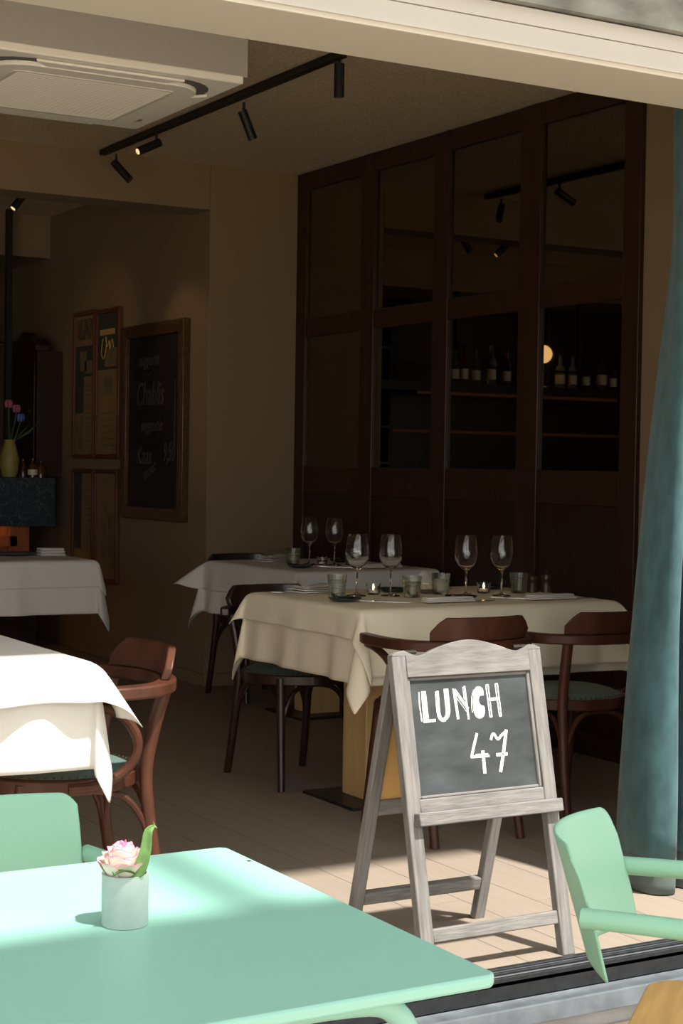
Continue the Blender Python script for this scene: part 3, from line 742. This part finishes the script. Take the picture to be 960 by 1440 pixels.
def L3(m):
    stroke(m, [(372, 265), (400, 411)], 6); stroke(m, [(383, 268), (407, 410)], 6); stroke(m, [(380, 270), (458, 362)], 15); stroke(m, [(436, 254), (462, 412)], 10); stroke(m, [(426, 258), (436, 318)], 3); stroke(m, [(396, 312), (450, 376)], 3)
def L4(m):
    blob(m, sp2([(546, 292), (540, 268), (520, 256), (500, 262), (489, 290), (485, 330), (490, 375), (505, 402), (528, 408), (548, 395), (552, 368), (548, 350), (530, 345), (518, 325), (522, 305), (530, 300), (546, 300)], 4)); stroke(m, sp2([(492, 270), (480, 300), (478, 345), (482, 380)]), 4)
def L5(m):
    for a, b in (((558, 250), (582, 403)), ((571, 248), (593, 402)), ((611, 245), (636, 399)), ((624, 243), (647, 398))): stroke(m, [a, b], 6)
    stroke(m, [(570, 319), (632, 316)], 15); stroke(m, [(558, 251), (571, 249)], 6); stroke(m, [(611, 246), (624, 244)], 6); stroke(m, [(582, 402), (593, 401)], 6); stroke(m, [(636, 398), (647, 397)], 6)
def L6(m):
    stroke(m, [(508, 478), (493, 530), (478, 592)], 14); stroke(m, [(474, 590), (578, 584)], 11); stroke(m, [(500, 578), (570, 574)], 4); stroke(m, [(541, 560), (553, 667)], 17)
def L7(m):
    stroke(m, sp2([(586, 510), (595, 484), (606, 484), (626, 506), (646, 488), (678, 466)]), 13)
    stroke(m, [(674, 462), (664, 525), (654, 590), (640, 660)], 17); stroke(m, [(617, 580), (680, 575)], 15)
for fn in (L1, L2, L3, L4, L5, L6, L7): letter(fn)
# rear frame
sbox(rp, .012, .046, 0, .775, -.012, .012, 'rear_stile'); sbox(rp, SW - .046, SW - .012, 0, .775, -.012, .012, 'rear_stile')
sbox(rp, .046, SW - .046, .355, .40, -.010, .010, 'rear_rail'); sbox(rp, .046, SW - .046, .735, .775, -.010, .010, 'rear_rail')
sbox(rp, .046, SW - .046, .095, .130, -.012, .012, 'rear_stretcher')
sbox(rp, .046, SW - .046, .40, .735, -.004, .004, 'rear_board', 'pineboard', bevel=0)
sbox(rp, .046, SW - .046, .40, .735, -.0075, -.0042, 'rear_slate', 'chalkboard', bevel=0)
for u in (.06, SW - .06):
    MB().tube([(u - SW / 2 - .02, .0, .785), (u - SW / 2 + .02, .0, .785)], .006, 8).build('hinge', 'iron', sg)

# ================================================================== TERRACE FURNITURE
gt = empty('terrace_table', (.5, 2.145, -.15), 0, 'mint green metal terrace table with rounded tubular legs in the foreground', 'table')
gz = .75
def gtp(mb, name, m='greenmetal', **k): return mb.build(name, m, gt, **k)
hx0, hx1, hy = -1.0, .765, .405
gtp(MB().prism([(hx0, -hy), (hx1 - .012, -hy), (hx1, -hy + .012), (hx1, hy - .012), (hx1 - .012, hy), (hx0, hy)], gz - .018, gz, lambda u, v, d: (u, v, d)), 'tabletop', bevel=.005)
for y_ in (-.33, .33):
    s_ = y_
    for xs in (1, -1):
        xe = hx1 - .10 if xs > 0 else hx0 + .10
        gtp(MB().tube(spline([(xe - xs * .26, y_, gz - .034), (xe - xs * .10, y_, gz - .034), (xe - xs * .02, y_, gz - .05), (xe + xs * .015, y_, gz - .12), (xe + xs * .02, y_, gz - .3), (xe + xs * .02, y_, 0)], 6), .0165, 14), 'leg')
gtp(MB().tube([(hx0 + .2, -.33, gz - .034), (hx1 - .2, -.33, gz - .034)], .0155, 12), 'apron_tube'); gtp(MB().tube([(hx0 + .2, .33, gz - .034), (hx1 - .2, .33, gz - .034)], .0155, 12), 'apron_tube')
for q in (-.30, .30): gtp(MB().tube([(hx1 - .30, -.33, gz - .034), (hx1 - .30, .33, gz - .034)] if q > 0 else [(hx0 + .3, -.33, gz - .034), (hx0 + .3, .33, gz - .034)], .0155, 12), 'cross_tube')
for px_, py_ in ((.752, .29),): gtp(MB().tube([(px_, py_, gz - .001), (px_, py_, gz + .0006)], .004, 10), 'bolt', 'iron')

def terrace_chair(loc, rz, label):
    t = empty('terrace_chair', loc, rz, label, 'chair', 'mint terrace chairs')
    # curved sheet back
    def back(u, v):
        a = (u - .5) * 2; z = .595 + .205 * v; y = .070 - .060 * a * a + .060 * (v - .5)
        cx = a * .180 * (1.0 - .06 * (1 - v))
        rr = .045   # rounded top corners
        if abs(a) > .85 and v > .75:
            z -= .022 * ((abs(a) - .85) / .15) ** 2 * ((v - .75) / .25)
        if v < .3: z -= .012 * (abs(a) ** 3) * (1 - v / .3)
        return (cx, y, z)
    MB().grid(back, 64, 22).build('backrest', 'mintchair', t, smooth=60, solid=.004, fixn=False)
    for s in (-1, 1):
        pt = spline([(s * .190, .02, .69), (s * .197, -.12, .69), (s * .204, -.32, .685), (s * .206, -.42, .67), (s * .206, -.445, .60), (s * .204, -.43, .3), (s * .202, -.425, 0)], 6)
        MB().tube(pt, .0165, 14).build('arm_and_front_leg', 'mintchair', t)
        MB().tube(spline([(s * .175, -.12, .452), (s * .178, -.10, .40), (s * .18, -.09, .2), (s * .182, -.08, 0)], 5), .0155, 12).build('rear_leg', 'mintchair', t)
        MB().tube([(s * .175, -.10, .455), (s * .20, -.43, .455)], .012, 10).build('seat_rail', 'mintchair', t)
    def seat_outline():
        out = []
        for (cx, cy, a0) in ((.16, -.10, 0), (-.16, -.10, 90), (-.17, -.40, 180), (.17, -.40, 270)):
            for k_ in range(7):
                a = math.radians(a0 + 15 * k_); out.append((cx + .065 * math.cos(a), cy + .065 * math.sin(a)))
        return out
    MB().prism(seat_outline(), .468, .482, lambda u, v, d: (u, v, d)).build('seat', 'seatwood', t, bevel=.004)
    return t
terrace_chair((1.826, 2.187, -.15), math.radians(41), 'mint green terrace armchair with honey wood seat in front of the curtain')
terrace_chair((.940, 2.80, -.15), math.radians(7), 'mint green terrace chair pushed in behind the table at left')

# vase and rose
VX, VY, VZ = .922, 2.178, .6006
vs_ = MB().lathe([(0, 0), (.0325, 0), (.0335, .003), (.0335, .074), (.0305, .074), (.0305, .012), (0, .012)], 40).build('vase', 'vaseglass', None, smooth=40)
vs_.location = (VX, VY, VZ); tag(vs_, 'small frosted pale green glass vase holding one rose', 'vase')
rose = empty('rose', (VX - .004, VY, VZ), 0, 'single cream rose with pink petal edges in the small vase', 'flower')
def petal(parent, az, R0, H, span, flare, z0, open_=.0):
    m = MB(); NU, NV = 12, 9
    def fn(u, v):
        a = (u - .5) * 2; ww = span * (.35 + .65 * math.sin(PI * min(1, .15 + .5 * v))) / 2
        th = az + a * ww; hv = v * (1 - .16 * a * a * v)
        r = R0 * (.30 + .70 * math.sin(PI * .5 * min(1, hv * 1.25))) + open_ * hv + flare * max(0, hv - .62) ** 2 * 7 * R0
        r *= 1 + .07 * a + .03 * math.sin(a * 3 + az * 3) * v
        z = H * hv - flare * max(0, hv - .8) * H * 1.6 + .0012 * math.sin(a * 6 + az * 5) * v
        return (r * math.cos(th), r * math.sin(th), z + z0)
    m.grid(fn, NU, NV)
    o = m.build('petal', 'petal', parent, smooth=180, solid=.0007, fixn=False)
    at = o.data.attributes.new('tint', 'FLOAT', 'POINT'); vals = []
    for j in range(NV + 1):
        for i in range(NU + 1):
            a = abs(i / NU - .5) * 2; v = j / NV; vals.append(min(1, max(v ** 5 * .95, (a ** 6) * v * .9) + (.38 if R0 < .008 else .0) + random.random() * .05))
    at.data.foreach_set('value', vals); return o
za = .066
for i in range(3): petal(rose, i * 2.1 + .3, .0045, .050, 2.8, 0, za + .004)
for i in range(3): petal(rose, i * 2.1 + 1.2, .0085, .050, 2.5, .05, za + .003)
for i in range(4): petal(rose, i * 1.57 + .2, .0135, .0495, 2.1, .10, za + .002)
for i in range(4): petal(rose, i * 1.57 + .9, .0190, .0475, 2.0, .14, za)
for i in range(5): petal(rose, i * 1.257 + .1, .0245, .044, 1.7, .14, za - .004, .001)
for i in range(5): petal(rose, i * 1.257 + .75, .0275, .038, 1.7, .22, za - .007, .004)
MB().tube([(.004, 0, .013), (.002, 0, .05), (0, 0, za + .002)], .0028, 8).build('stem', 'leaf', rose)
MB().lathe([(0, 0), (.008, .002), (.011, .010), (.006, .016)], 12, (0, 0, za - .008)).build('calyx', 'leaf', rose)
def leaf(pts, wds, nrm):
    P = spline(pts, 5); n = len(P); W = [wds[min(int(i / (n - 1) * (len(wds) - 1)), len(wds) - 2)] * (1 - (i / (n - 1) * (len(wds) - 1)) % 1) + wds[min(int(i / (n - 1) * (len(wds) - 1)) + 1, len(wds) - 1)] * ((i / (n - 1) * (len(wds) - 1)) % 1) for i in range(n)]
    m = MB(); vv = []
    for i, p in enumerate(P):
        t = (P[min(i + 1, n - 1)] - P[max(i - 1, 0)]).normalized(); sd = t.cross(Vector(nrm)).normalized(); nn = sd.cross(t)
        for q in (-1, -.5, 0, .5, 1): vv.append(p + sd * q * W[i] + nn * abs(q) * W[i] * .45)
    m.add(vv, [(5 * i + k_, 5 * i + k_ + 1, 5 * i + 6 + k_, 5 * i + 5 + k_) for i in range(n - 1) for k_ in range(4)])
    return m.build('leaf', 'leaf', rose, smooth=70, solid=.0008, fixn=False)
rv = lambda a, b, c=0: tuple(right * a - fwd * c + Vector((0, 0, b)))
leaf([rv(.010, .070, .02), rv(.026, .082, .018), rv(.034, .110, .012), rv(.037, .135, .008), rv(.046, .143, .004)], [.004, .009, .008, .006, .001], tuple(-fwd))
leaf([rv(.020, .078, .026), rv(.006, .083, .033), rv(-.008, .077, .036)], [.004, .011, .001], (0, 0, 1))
MB().tube(spline([(.003, 0, .02), rv(.006, .05, .01), rv(.010, .072, .02)], 4), .0016, 6).build('leaf_stalk', 'leaf', rose)

# unseen canopies added over the terrace to shape its shade and sun patches
def canopy(label, x0, x1, ya, yb, z, mast, strut=None):
    t = empty('added_canopy', (mast[0], mast[1], -.15), 0, label, 'blocker'); ox, oy = mast
    apx, apy = (x0 + x1) / 2, (ya + yb) / 2
    MB().add([(x0 - ox, ya - oy, z + .15), (x1 - ox, ya - oy, z + .15), (x1 - ox, yb - oy, z + .15), (x0 - ox, yb - oy, z + .15), (apx - ox, apy - oy, z + .75)], [(0, 1, 4), (1, 2, 4), (2, 3, 4), (3, 0, 4)]).build('canopy', 'blocker', t, smooth=0, solid=.004)
    MB().tube([(0, 0, 0), (0, 0, z + .85)], .04, 14).build('mast', 'blackmetal', t)
    MB().tube([(0, 0, z + .80), (apx - ox, apy - oy, z + .84)], .03, 12).build('boom', 'blackmetal', t)
    if strut: MB().tube([(0, 0, z + .95), (strut[0] - ox, strut[1] - oy, z + .95)], .045, 12).build('shadow_strut', 'blackmetal', t)  # added only to cast a soft bar of shade on the terrace table
    MB().box(-.3, .3, -.3, .3, 0, .07).build('base', 'iron', t)
    return t
PZ = 3.35
canopy('unseen added sun parasol over the left of the terrace', -3.4, 1.22 + .16 * PZ, 2.48 - .49 * PZ - 1.7, 2.48 - .49 * PZ, PZ, (1.70, -1.15), (1.70, .93))  # added out of view; its edge bounds the sun patch on the table
canopy('unseen added sun parasol over the right of the terrace', 1.25 + .16 * (PZ + .12), 6.2, 3.24 - .49 * (PZ + .12) - 2.3, 3.24 - .49 * (PZ + .12), PZ + .12, (5.6, -.3))  # added out of view to keep the right chair and ledge shaded
ss = empty('added_shade_strip', (-3.4, 1.55, -.15), 0, 'unseen added narrow sail strung between two poles above the terrace', 'shadecloth')  # unseen strip added to shade the chair behind the table
SZ = 3.05; sa, sb = 2.93 - .49 * SZ, 3.26 - .49 * SZ
def ssp(mb, n, m, **k):
    o = mb.build(n, m, ss, **k); o.matrix_parent_inverse = Matrix.Translation((3.4, -1.55, .15)); return o
ssp(MB().add([(-3.3, sa, SZ), (1.8, sa, SZ), (1.8, sb, SZ), (-3.3, sb, SZ)], [(0, 1, 2, 3)]), 'canvas', 'blocker', smooth=0, solid=.004)
for yy in (sa, sb): ssp(MB().tube([(-3.4, yy, SZ), (5.6, yy, SZ)], .012, 8), 'wire_rod', 'blackmetal')
for xx in (-3.4, 5.6):
    ssp(MB().tube([(xx, (sa + sb) / 2, -.15), (xx, (sa + sb) / 2, SZ)], .03, 10), 'pole', 'blackmetal'); ssp(MB().tube([(xx, sa, SZ), (xx, sb, SZ)], .02, 8), 'crossbar', 'blackmetal')
# ================================================================== CURTAIN
ct = empty('curtain', (3.5, 3.85, 0), 0, 'teal velvet curtain gathered at the right side of the doorway', 'curtain')
BOT = [(3.335, 3.99), (3.268, 3.90), (3.245, 3.80), (3.262, 3.715), (3.315, 3.705), (3.362, 3.80), (3.385, 3.83), (3.385, 3.74), (3.415, 3.70), (3.47, 3.74), (3.50, 3.84), (3.53, 3.76), (3.60, 3.70), (3.66, 3.80), (3.72, 3.86), (3.80, 3.74), (3.9, 3.80), (4.0, 3.86)]
TOP = [(3.432, 3.90), (3.415, 3.86), (3.398, 3.81), (3.394, 3.765), (3.405, 3.755), (3.416, 3.79), (3.424, 3.81), (3.434, 3.78), (3.448, 3.76), (3.475, 3.78), (3.50, 3.83), (3.53, 3.79), (3.60, 3.76), (3.66, 3.80), (3.72, 3.84), (3.80, 3.77), (3.9, 3.80), (4.0, 3.84)]
bs, ts = spline([(*p, 0) for p in BOT], 5), spline([(*p, 0) for p in TOP], 5); nb = len(bs) - 1
def cpos(u, z, out=0):
    k_ = (z / 2.32); t = min(1, (1 - k_)) ** 1.7 if k_ < 1 else 0
    t = max(0.0, 1 - (z / 1.95) ** 1.3) if z < 1.95 else 0.0; t = t * t * (3 - 2 * t) * .4 + t * .6
    f = u * nb; i = min(int(f), nb - 1); q = f - i
    p = (bs[i].lerp(bs[i + 1], q)) * t + (ts[i].lerp(ts[i + 1], q)) * (1 - t)
    return (p.x - 3.5 + .006 * math.sin(z * 4 + u * 30), p.y - 3.85 - out + .005 * math.sin(z * 5 + u * 17), z)
MB().grid(lambda u, v: cpos(u, .115 + 2.33 * v), nb * 2, 30).build('drape', 'velvet', ct, smooth=180, solid=.006, fixn=False)
MB().grid(lambda u, v: (lambda p: (p[0] + .012, p[1] + .012, p[2]))(cpos(u, .004 + .14 * v)), nb * 2, 5).build('hem', 'hem', ct, smooth=180, solid=.005, fixn=False)
MB().tube([(-.10, -.05, 2.455), (.55, -.05, 2.455)], .012, 10).build('curtain_rail', 'blackmetal', ct)
for q in (0, .5): MB().tube([(q, -.05, 2.46), (q, -.05, 2.52), (q, -.23, 2.52)], .006, 6).build('rail_bracket', 'blackmetal', ct)

# ================================================================== BACK ROOM WALL PICTURES
WX = 4.04
def wm(y, z, d=.0): return Matrix(((0, 0, -1, WX - d), (-1, 0, 0, y), (0, 1, 0, z), (0, 0, 0, 1)))
def framed(name, label, cat, y0, y1, z0, z1, fw, fd, fm, inner, group=None):
    t = empty(name, (WX, (y0 + y1) / 2, (z0 + z1) / 2), 0, label, cat, group); cy, cz = t.location.y, t.location.z
    def bx(a, b, c, d, n, m, x0=-fd, x1=0, bev=.006): return MB().box(x0, x1, a - cy, b - cy, c - cz, d - cz).build(n, m, t, bevel=bev)
    bx(y0, y0 + fw, z0, z1, 'frame_side', fm); bx(y1 - fw, y1, z0, z1, 'frame_side', fm)
    bx(y0 + fw, y1 - fw, z0, z0 + fw, 'frame_side', fm); bx(y0 + fw, y1 - fw, z1 - fw, z1, 'frame_side', fm)
    return t, bx(y0 + fw * .8, y1 - fw * .8, z0 + fw * .8, z1 - fw * .8, 'board' if inner == 'blackboard' else 'print', inner, -fd * .45, -.002, 0), cy, cz
bb, bbp, cy, cz = framed('wall_blackboard', 'tall gilt framed blackboard with chalk handwriting on the back wall', 'blackboard', 8.685, 9.60, .920, 2.097, .075, .045, 'giltdark', 'blackboard')
for q in (.022, .048):
    for a, b, c, d in ((8.685 + q, 8.697 + q, .92 + q, 2.097 - q), (9.588 - q, 9.60 - q, .92 + q, 2.097 - q), (8.697 + q, 9.588 - q, .92 + q, .932 + q), (8.697 + q, 9.588 - q, 2.085 - q, 2.097 - q)):
        MB().box(-.05, -.044, a - cy, b - cy, c - cz, d - cz).build('frame_bead', 'giltdark', bb)
def btext(s, y, z, size, shear=.25, sx=.8, m='chalkdim', d=.021, par=None, rot=0):
    o = text_obj(s, size, wm(y, z, d) @ Matrix.Rotation(rot, 4, 'Z'), m, 'chalk_writing', None, shear=shear, sx=sx); pr = par or bbp
    o.parent = pr; o.matrix_parent_inverse = (Matrix.Translation(pr.parent.location)).inverted(); return o
btext('suggestie', 9.23, 1.88, .105); btext('Chablis', 9.21, 1.67, .20, sx=.7); btext('suggestie', 9.18, 1.485, .11); btext('Kaas', 9.29, 1.30, .15); btext('secret', 9.21, 1.21, .10, rot=.35); btext('9,50', 8.92, 1.32, .16, sx=.6)
for pts in ([(9.31, 1.805), (9.25, 1.785), (9.18, 1.805)], [(9.27, 1.41), (9.21, 1.39), (9.15, 1.405)], [(8.84, 1.75), (8.84, 1.38)]):
    o = MB().sweep([(WX - .0215, a, b) for a, b in pts], .001, .006, upv=(1, 0, 0)).build('chalk_line', 'chalkdim', bbp); o.matrix_parent_inverse = Matrix.Translation(bb.location).inverted()
def poster(label, y0, y1, z0, z1, style):
    t, p, cy, cz = framed('framed_poster', label, 'poster', y0, y1, z0, z1, .028, .03, 'posterframe', 'paper', 'framed newspaper posters')
    W = y1 - y0 - .05; H = z1 - z0 - .05; Y1 = y1 - .025; Z1 = z1 - .025
    def patch(u0, u1, v0, v1, m, n='printed_area', d=.0145):
        o = MB().box(WX - d - .0005, WX - d, Y1 - u1 * W, Y1 - u0 * W, Z1 - v1 * H, Z1 - v0 * H).build(n, m, p, smooth=0); o.matrix_parent_inverse = Matrix.Translation(t.location).inverted()
    def tx(s, u, v, size, m='ink', sx=.8): return btext(s, Y1 - u * W, Z1 - v * H, size, 0, sx, m, .0165, p)
    if style == 0:
        patch(0, 1, .22, .44, 'ink'); patch(0, .45, .44, .70, 'ink'); patch(0, .45, .72, .98, 'inkmid'); patch(.25, .6, .26, .40, 'inkmid', d=.0155); patch(.5, .95, .33, .42, 'inkmid', d=.0155)
        for i, s in enumerate(('OOIT BETEN', 'VEEL KEN 20', 'NAAR TOE')): tx(s, .5, .055 + .05 * i, .062)
        for i in range(14): patch(.52, .92, .50 + i * .033, .512 + i * .033, 'inkmid', 'text_line')
    elif style == 1:
        patch(0, 1, .0, .40, 'ink'); patch(.1, .8, .115, .155, 'yellow', d=.0155); patch(.35, .9, .25, .38, 'inkmid', d=.0155)
        o = MB().tube(spline([(WX - .017, Y1 - a * W, Z1 - b * H) for a, b in ((.25, .18), (.18, .28), (.3, .32), (.42, .22), (.38, .17), (.45, .24), (.55, .2), (.58, .26), (.68, .19), (.75, .25))], 4), .003, 5).build('script', 'yellow', p); o.matrix_parent_inverse = Matrix.Translation(t.location).inverted()
        for i in range(6): patch(.15, .85, .70 + i * .045, .715 + i * .045, 'inkmid', 'text_line')
        patch(.3, .7, .45, .58, 'inkmid')
    elif style == 2:
        patch(0, .4, .0, .75, 'ink')
        for i in range(12): patch(.48, .92, .1 + i * .06, .115 + i * .06, 'inkmid', 'text_line')
    else:
        patch(.15, .85, .06, .10, 'inkmid'); patch(.25, .55, .25, .8, 'inkmid'); patch(.6, .9, .35, .9, 'inkmid')
poster('tall framed poster with three lines of dark capitals, upper left', 10.095, 10.48, 1.283, 2.250, 0)
poster('tall framed poster with yellow script on black, upper right', 9.68, 10.085, 1.283, 2.240, 1)
poster('framed poster with a black strip on its left, lower left', 10.095, 10.48, .49, 1.215, 2)
poster('framed pale brown sketch poster, lower right', 9.695, 10.085, .49, 1.215, 3)

# ================================================================== BAR
bar = empty('bar_counter', (2.0, 10.7, 0), 0, 'bar counter with a dark green marble front over lit orange wood', 'bar')
def bp_(mb, name, m, **k):
    o = mb.build(name, m, bar, **k); o.matrix_parent_inverse = Matrix.Translation((-2.0, -10.7, 0)); return o
bp_(MB().box(-1.5, 3.94, 10.58, 11.15, .85, 1.15), 'marble_top', 'marble', bevel=.004)
bp_(MB().box(-1.5, 3.72, 10.72, 11.10, 0, .85), 'front', 'barwood')
for i in range(26): bp_(MB().box(-1.45 + i * .2, -1.27 + i * .2, 10.705, 10.72, .06, .66), 'front_board', 'barwood', bevel=.003)
bp_(MB().box(-1.5, 3.72, 10.69, 10.72, .68, .76), 'front_moulding', 'barwood', bevel=.006)
bp_(MB().box(3.66, 3.80, 10.69, 10.72, 0, .85), 'end_post', 'barwood', bevel=.004)
bp_(MB().box(-1.5, 3.94, 10.58, 10.60, .825, .85), 'apron_lip', 'marble')
bp_(MB().box(-1.5, 3.6, 10.64, 10.665, .838, .849), 'led_strip', 'led', smooth=0)
cb = empty('carved_cabinet', (3.935, 10.9, 1.15), 0, 'dark red brown carved wooden cabinet with scrolled crest against the back wall', 'cabinet')
MB().box(-.08, .10, -.18, .40, .002, .86).build('body', 'mahog', cb, bevel=.004)
MB().box(-.095, -.08, -.15, .37, .06, .80).build('door', 'panelw', cb, bevel=.006)
MB().prism([(-.18, .86), (.40, .86), (.40, .90), (.33, .95), (.26, .91), (.18, .96), (.11, 1.0), (.04, .96), (-.04, .91), (-.11, .95), (-.18, .90)], -.095, .0, lambda u, v, d: (d, u, v)).build('crest', 'mahog', cb, bevel=.004)
MB().tube([(-.10, -.10, .45), (-.11, -.10, .45)], .01, 8).build('knob', 'brass', cb)
# vase of flowers on the bar
fv = MB().lathe([(0, 0), (.045, 0), (.06, .05), (.065, .12), (.045, .20), (.035, .235), (.04, .25), (.035, .25), (.03, .235), (.0, .22)], 24).build('vase', 'vaseyellow'); fv.location = (3.658, 10.70, 1.151); tag(fv, 'yellow ceramic vase of flowers on the bar at the left edge', 'vase')
def bflower(dx, dz, m, label):
    t = empty('tulip', (3.658, 10.70, 1.151), 0, label, 'flower')
    MB().tube(spline([(0, 0, .22), (dx * .5, .0, dz * .7), (dx, 0, dz)], 4), .004, 6).build('stem', 'darkleaf', t)
    for i in range(4):
        a = i * PI / 2; MB().sphere((dx + .014 * math.cos(a), .014 * math.sin(a), dz + .02), .022, 8, 6, (.7, .7, 1.3)).build('petal', m, t)
    q = MB(); q.add([(0, 0, .22), (dx * 1.5 + .03, .01, .32), (dx * 2 + .07, 0, .38), (dx * 1.5 + .02, -.01, .30)], [(0, 1, 2, 3)]); q.build('leaf', 'darkleaf', t, solid=.002)
bflower(.045, .44, 'pinkpetal', 'pink tulip in the yellow vase on the bar')
bflower(.075, .38, 'bluepetal', 'blue flower drooping right from the yellow vase on the bar')
bflower(-.01, .47, 'pinkpetal', 'tall pink tulip at the left edge above the bar')

def bottle_mb(r, h, neck=.32):
    hb = h * (1 - neck)
    return MB().lathe([(0, 0), (r, 0), (r, hb * .86), (r * .92, hb * .95), (r * .45, hb * 1.08), (r * .34, hb * 1.16), (r * .34, h * .97), (r * .42, h * .97), (r * .42, h), (0, h)], 18)
GBT = 'bottles on the hanging bar shelf'
def bottle(x, y, z, r, h, m, label, lab=True, group=GBT):
    o = bottle_mb(r, h).build('bottle', m); o.location = (x, y, z); tag(o, label, 'bottle', group)
    if lab: MB().lathe([(r * 1.015, h * .14), (r * 1.015, h * .42)], 18).build('bottle_label', 'label', o)
    MB().lathe([(0, h * .99), (r * .46, h * .99), (r * .46, h * 1.05), (0, h * 1.05)], 14).build('bottle_cap', 'blackmetal', o)
bottle(3.80, 10.64, 1.151, .033, .125, 'amber', 'small amber jar with a white label on the marble bar end', group='small jars on the bar end')
bottle(3.865, 10.66, 1.151, .034, .11, 'amber', 'small red brown jar at the right end of the marble bar', False, 'small jars on the bar end')
bottle(3.775, 10.76, 1.151, .03, .12, 'amber', 'small dark jar behind the labelled jar on the bar', False, 'small jars on the bar end')
# gantry shelf hanging over the bar, seen in the smoked mirrors
ga = empty('bar_gantry', (1.8, 11.05, 1.93), 0, 'black steel bottle shelf hung from posts over the bar', 'shelf')
def gp(mb, name, m='blackmetal', **k):
    o = mb.build(name, m, ga, **k); o.matrix_parent_inverse = Matrix.Translation((-1.8, -11.05, -1.93)); return o
gp(MB().box(-.8, 3.64, 10.86, 11.24, 1.86, 1.93), 'shelf_board'); gp(MB().tube([(-.8, 10.87, 2.06), (3.68, 10.87, 2.06)], .006, 8), 'guard_rail')
gp(MB().box(.2, 2.2, 10.90, 11.2, 1.835, 1.859), 'wood_underside', 'barwood')
for xx in (-.3, .47, .80, 1.71, 2.6): gp(MB().box(xx - .02, xx + .02, 11.06, 11.10, 1.93, 2.672), 'hanging_post')
gp(MB().box(3.675, 3.715, 10.84, 10.88, 1.151, 2.962), 'hanging_post')
rb = random.Random(5); x = -.55; i = 0
places = ['first', 'second', 'third', 'fourth', 'fifth', 'sixth', 'seventh', 'eighth', 'ninth', 'tenth', 'eleventh', 'twelfth', 'thirteenth', 'fourteenth', 'fifteenth', 'sixteenth', 'seventeenth', 'eighteenth', 'nineteenth', 'twentieth']
while x < 1.95 and i < 20:
    if abs(x - .92) < .12: x += .13; continue
    m = ('clearb', 'amber', 'greenb', 'clearb')[rb.randrange(4)]; hh = rb.uniform(.24, .33)
    bottle(x, 10.98 + rb.uniform(-.02, .04), 1.931, rb.uniform(.034, .045), hh, m, {'clearb': 'clear', 'amber': 'amber', 'greenb': 'dark green'}[m] + ' labelled bottle, ' + places[i] + ' along the hanging bar shelf')
    x += rb.uniform(.10, .17); i += 1
gl = empty('globe_lamp', (.92, 10.98, 1.931), 0, 'small warm glowing globe lamp among the bottles over the bar', 'lamp')
MB().lathe([(0, 0), (.05, 0), (.05, .01), (.008, .015), (.008, .205), (0, .205)], 16).build('stand', 'brass', gl)
MB().sphere((0, 0, .275), .075, 20, 14).build('globe', 'globe', gl)
bkb = empty('back_bar', (.1, 11.9, 0), 0, 'dark wooden back bar cabinet below the hanging bottle shelf', 'cabinet')
MB().box(-1.7, 1.85, -.2, .19, 0, 2.6).build('body', 'panelw', bkb, bevel=.004)
for i in range(6): MB().box(-1.66 + i * .585, -1.10 + i * .585, -.215, -.2, .1, 1.0).build('door', 'mahog', bkb, bevel=.004)
for z in (1.2, 1.55): MB().box(-1.7, 1.85, -.24, -.2, z, z + .025).build('ledge', 'barwood', bkb)
# steel kitchen rack further along
kr = empty('kitchen_rack', (2.35, 11.8, 0), 0, 'steel kitchen rack with shelves of stacked plates behind the bar', 'rack')
for z in (1.0, 1.3, 1.6, 1.95, 2.25): MB().box(-.35, .35, -.2, .2, z - .02, z).build('rack_shelf', 'iron', kr)
for a in (-.34, .34):
    for b in (-.19, .19): MB().tube([(a, b, 0), (a, b, 2.3)], .014, 8).build('rack_post', 'iron', kr)
for z, n in ((1.6, 6), (1.95, 5), (1.3, 4)):
    for q, xx in enumerate((-.15, .15)):
        o = MB()
        for k_ in range(n): o.lathe([(0, 0), (.08, 0), (.12, .014), (.12, .017), (0, .012)], 20, (0, 0, k_ * .018))
        o.build('plate_stack', 'white', kr, loc=(xx, 0, z))
# dark bench below the left table
bn = empty('wooden_bench', (3.0, 9.45, 0), 0, 'low dark wooden bench end beneath the table by the bar', 'bench')
MB().box(-.75, .36, -.2, .2, .36, .40).build('bench_top', 'mahog', bn, bevel=.004); MB().box(-.75, .34, -.18, .18, 0, .36).build('bench_body', 'panelw', bn)
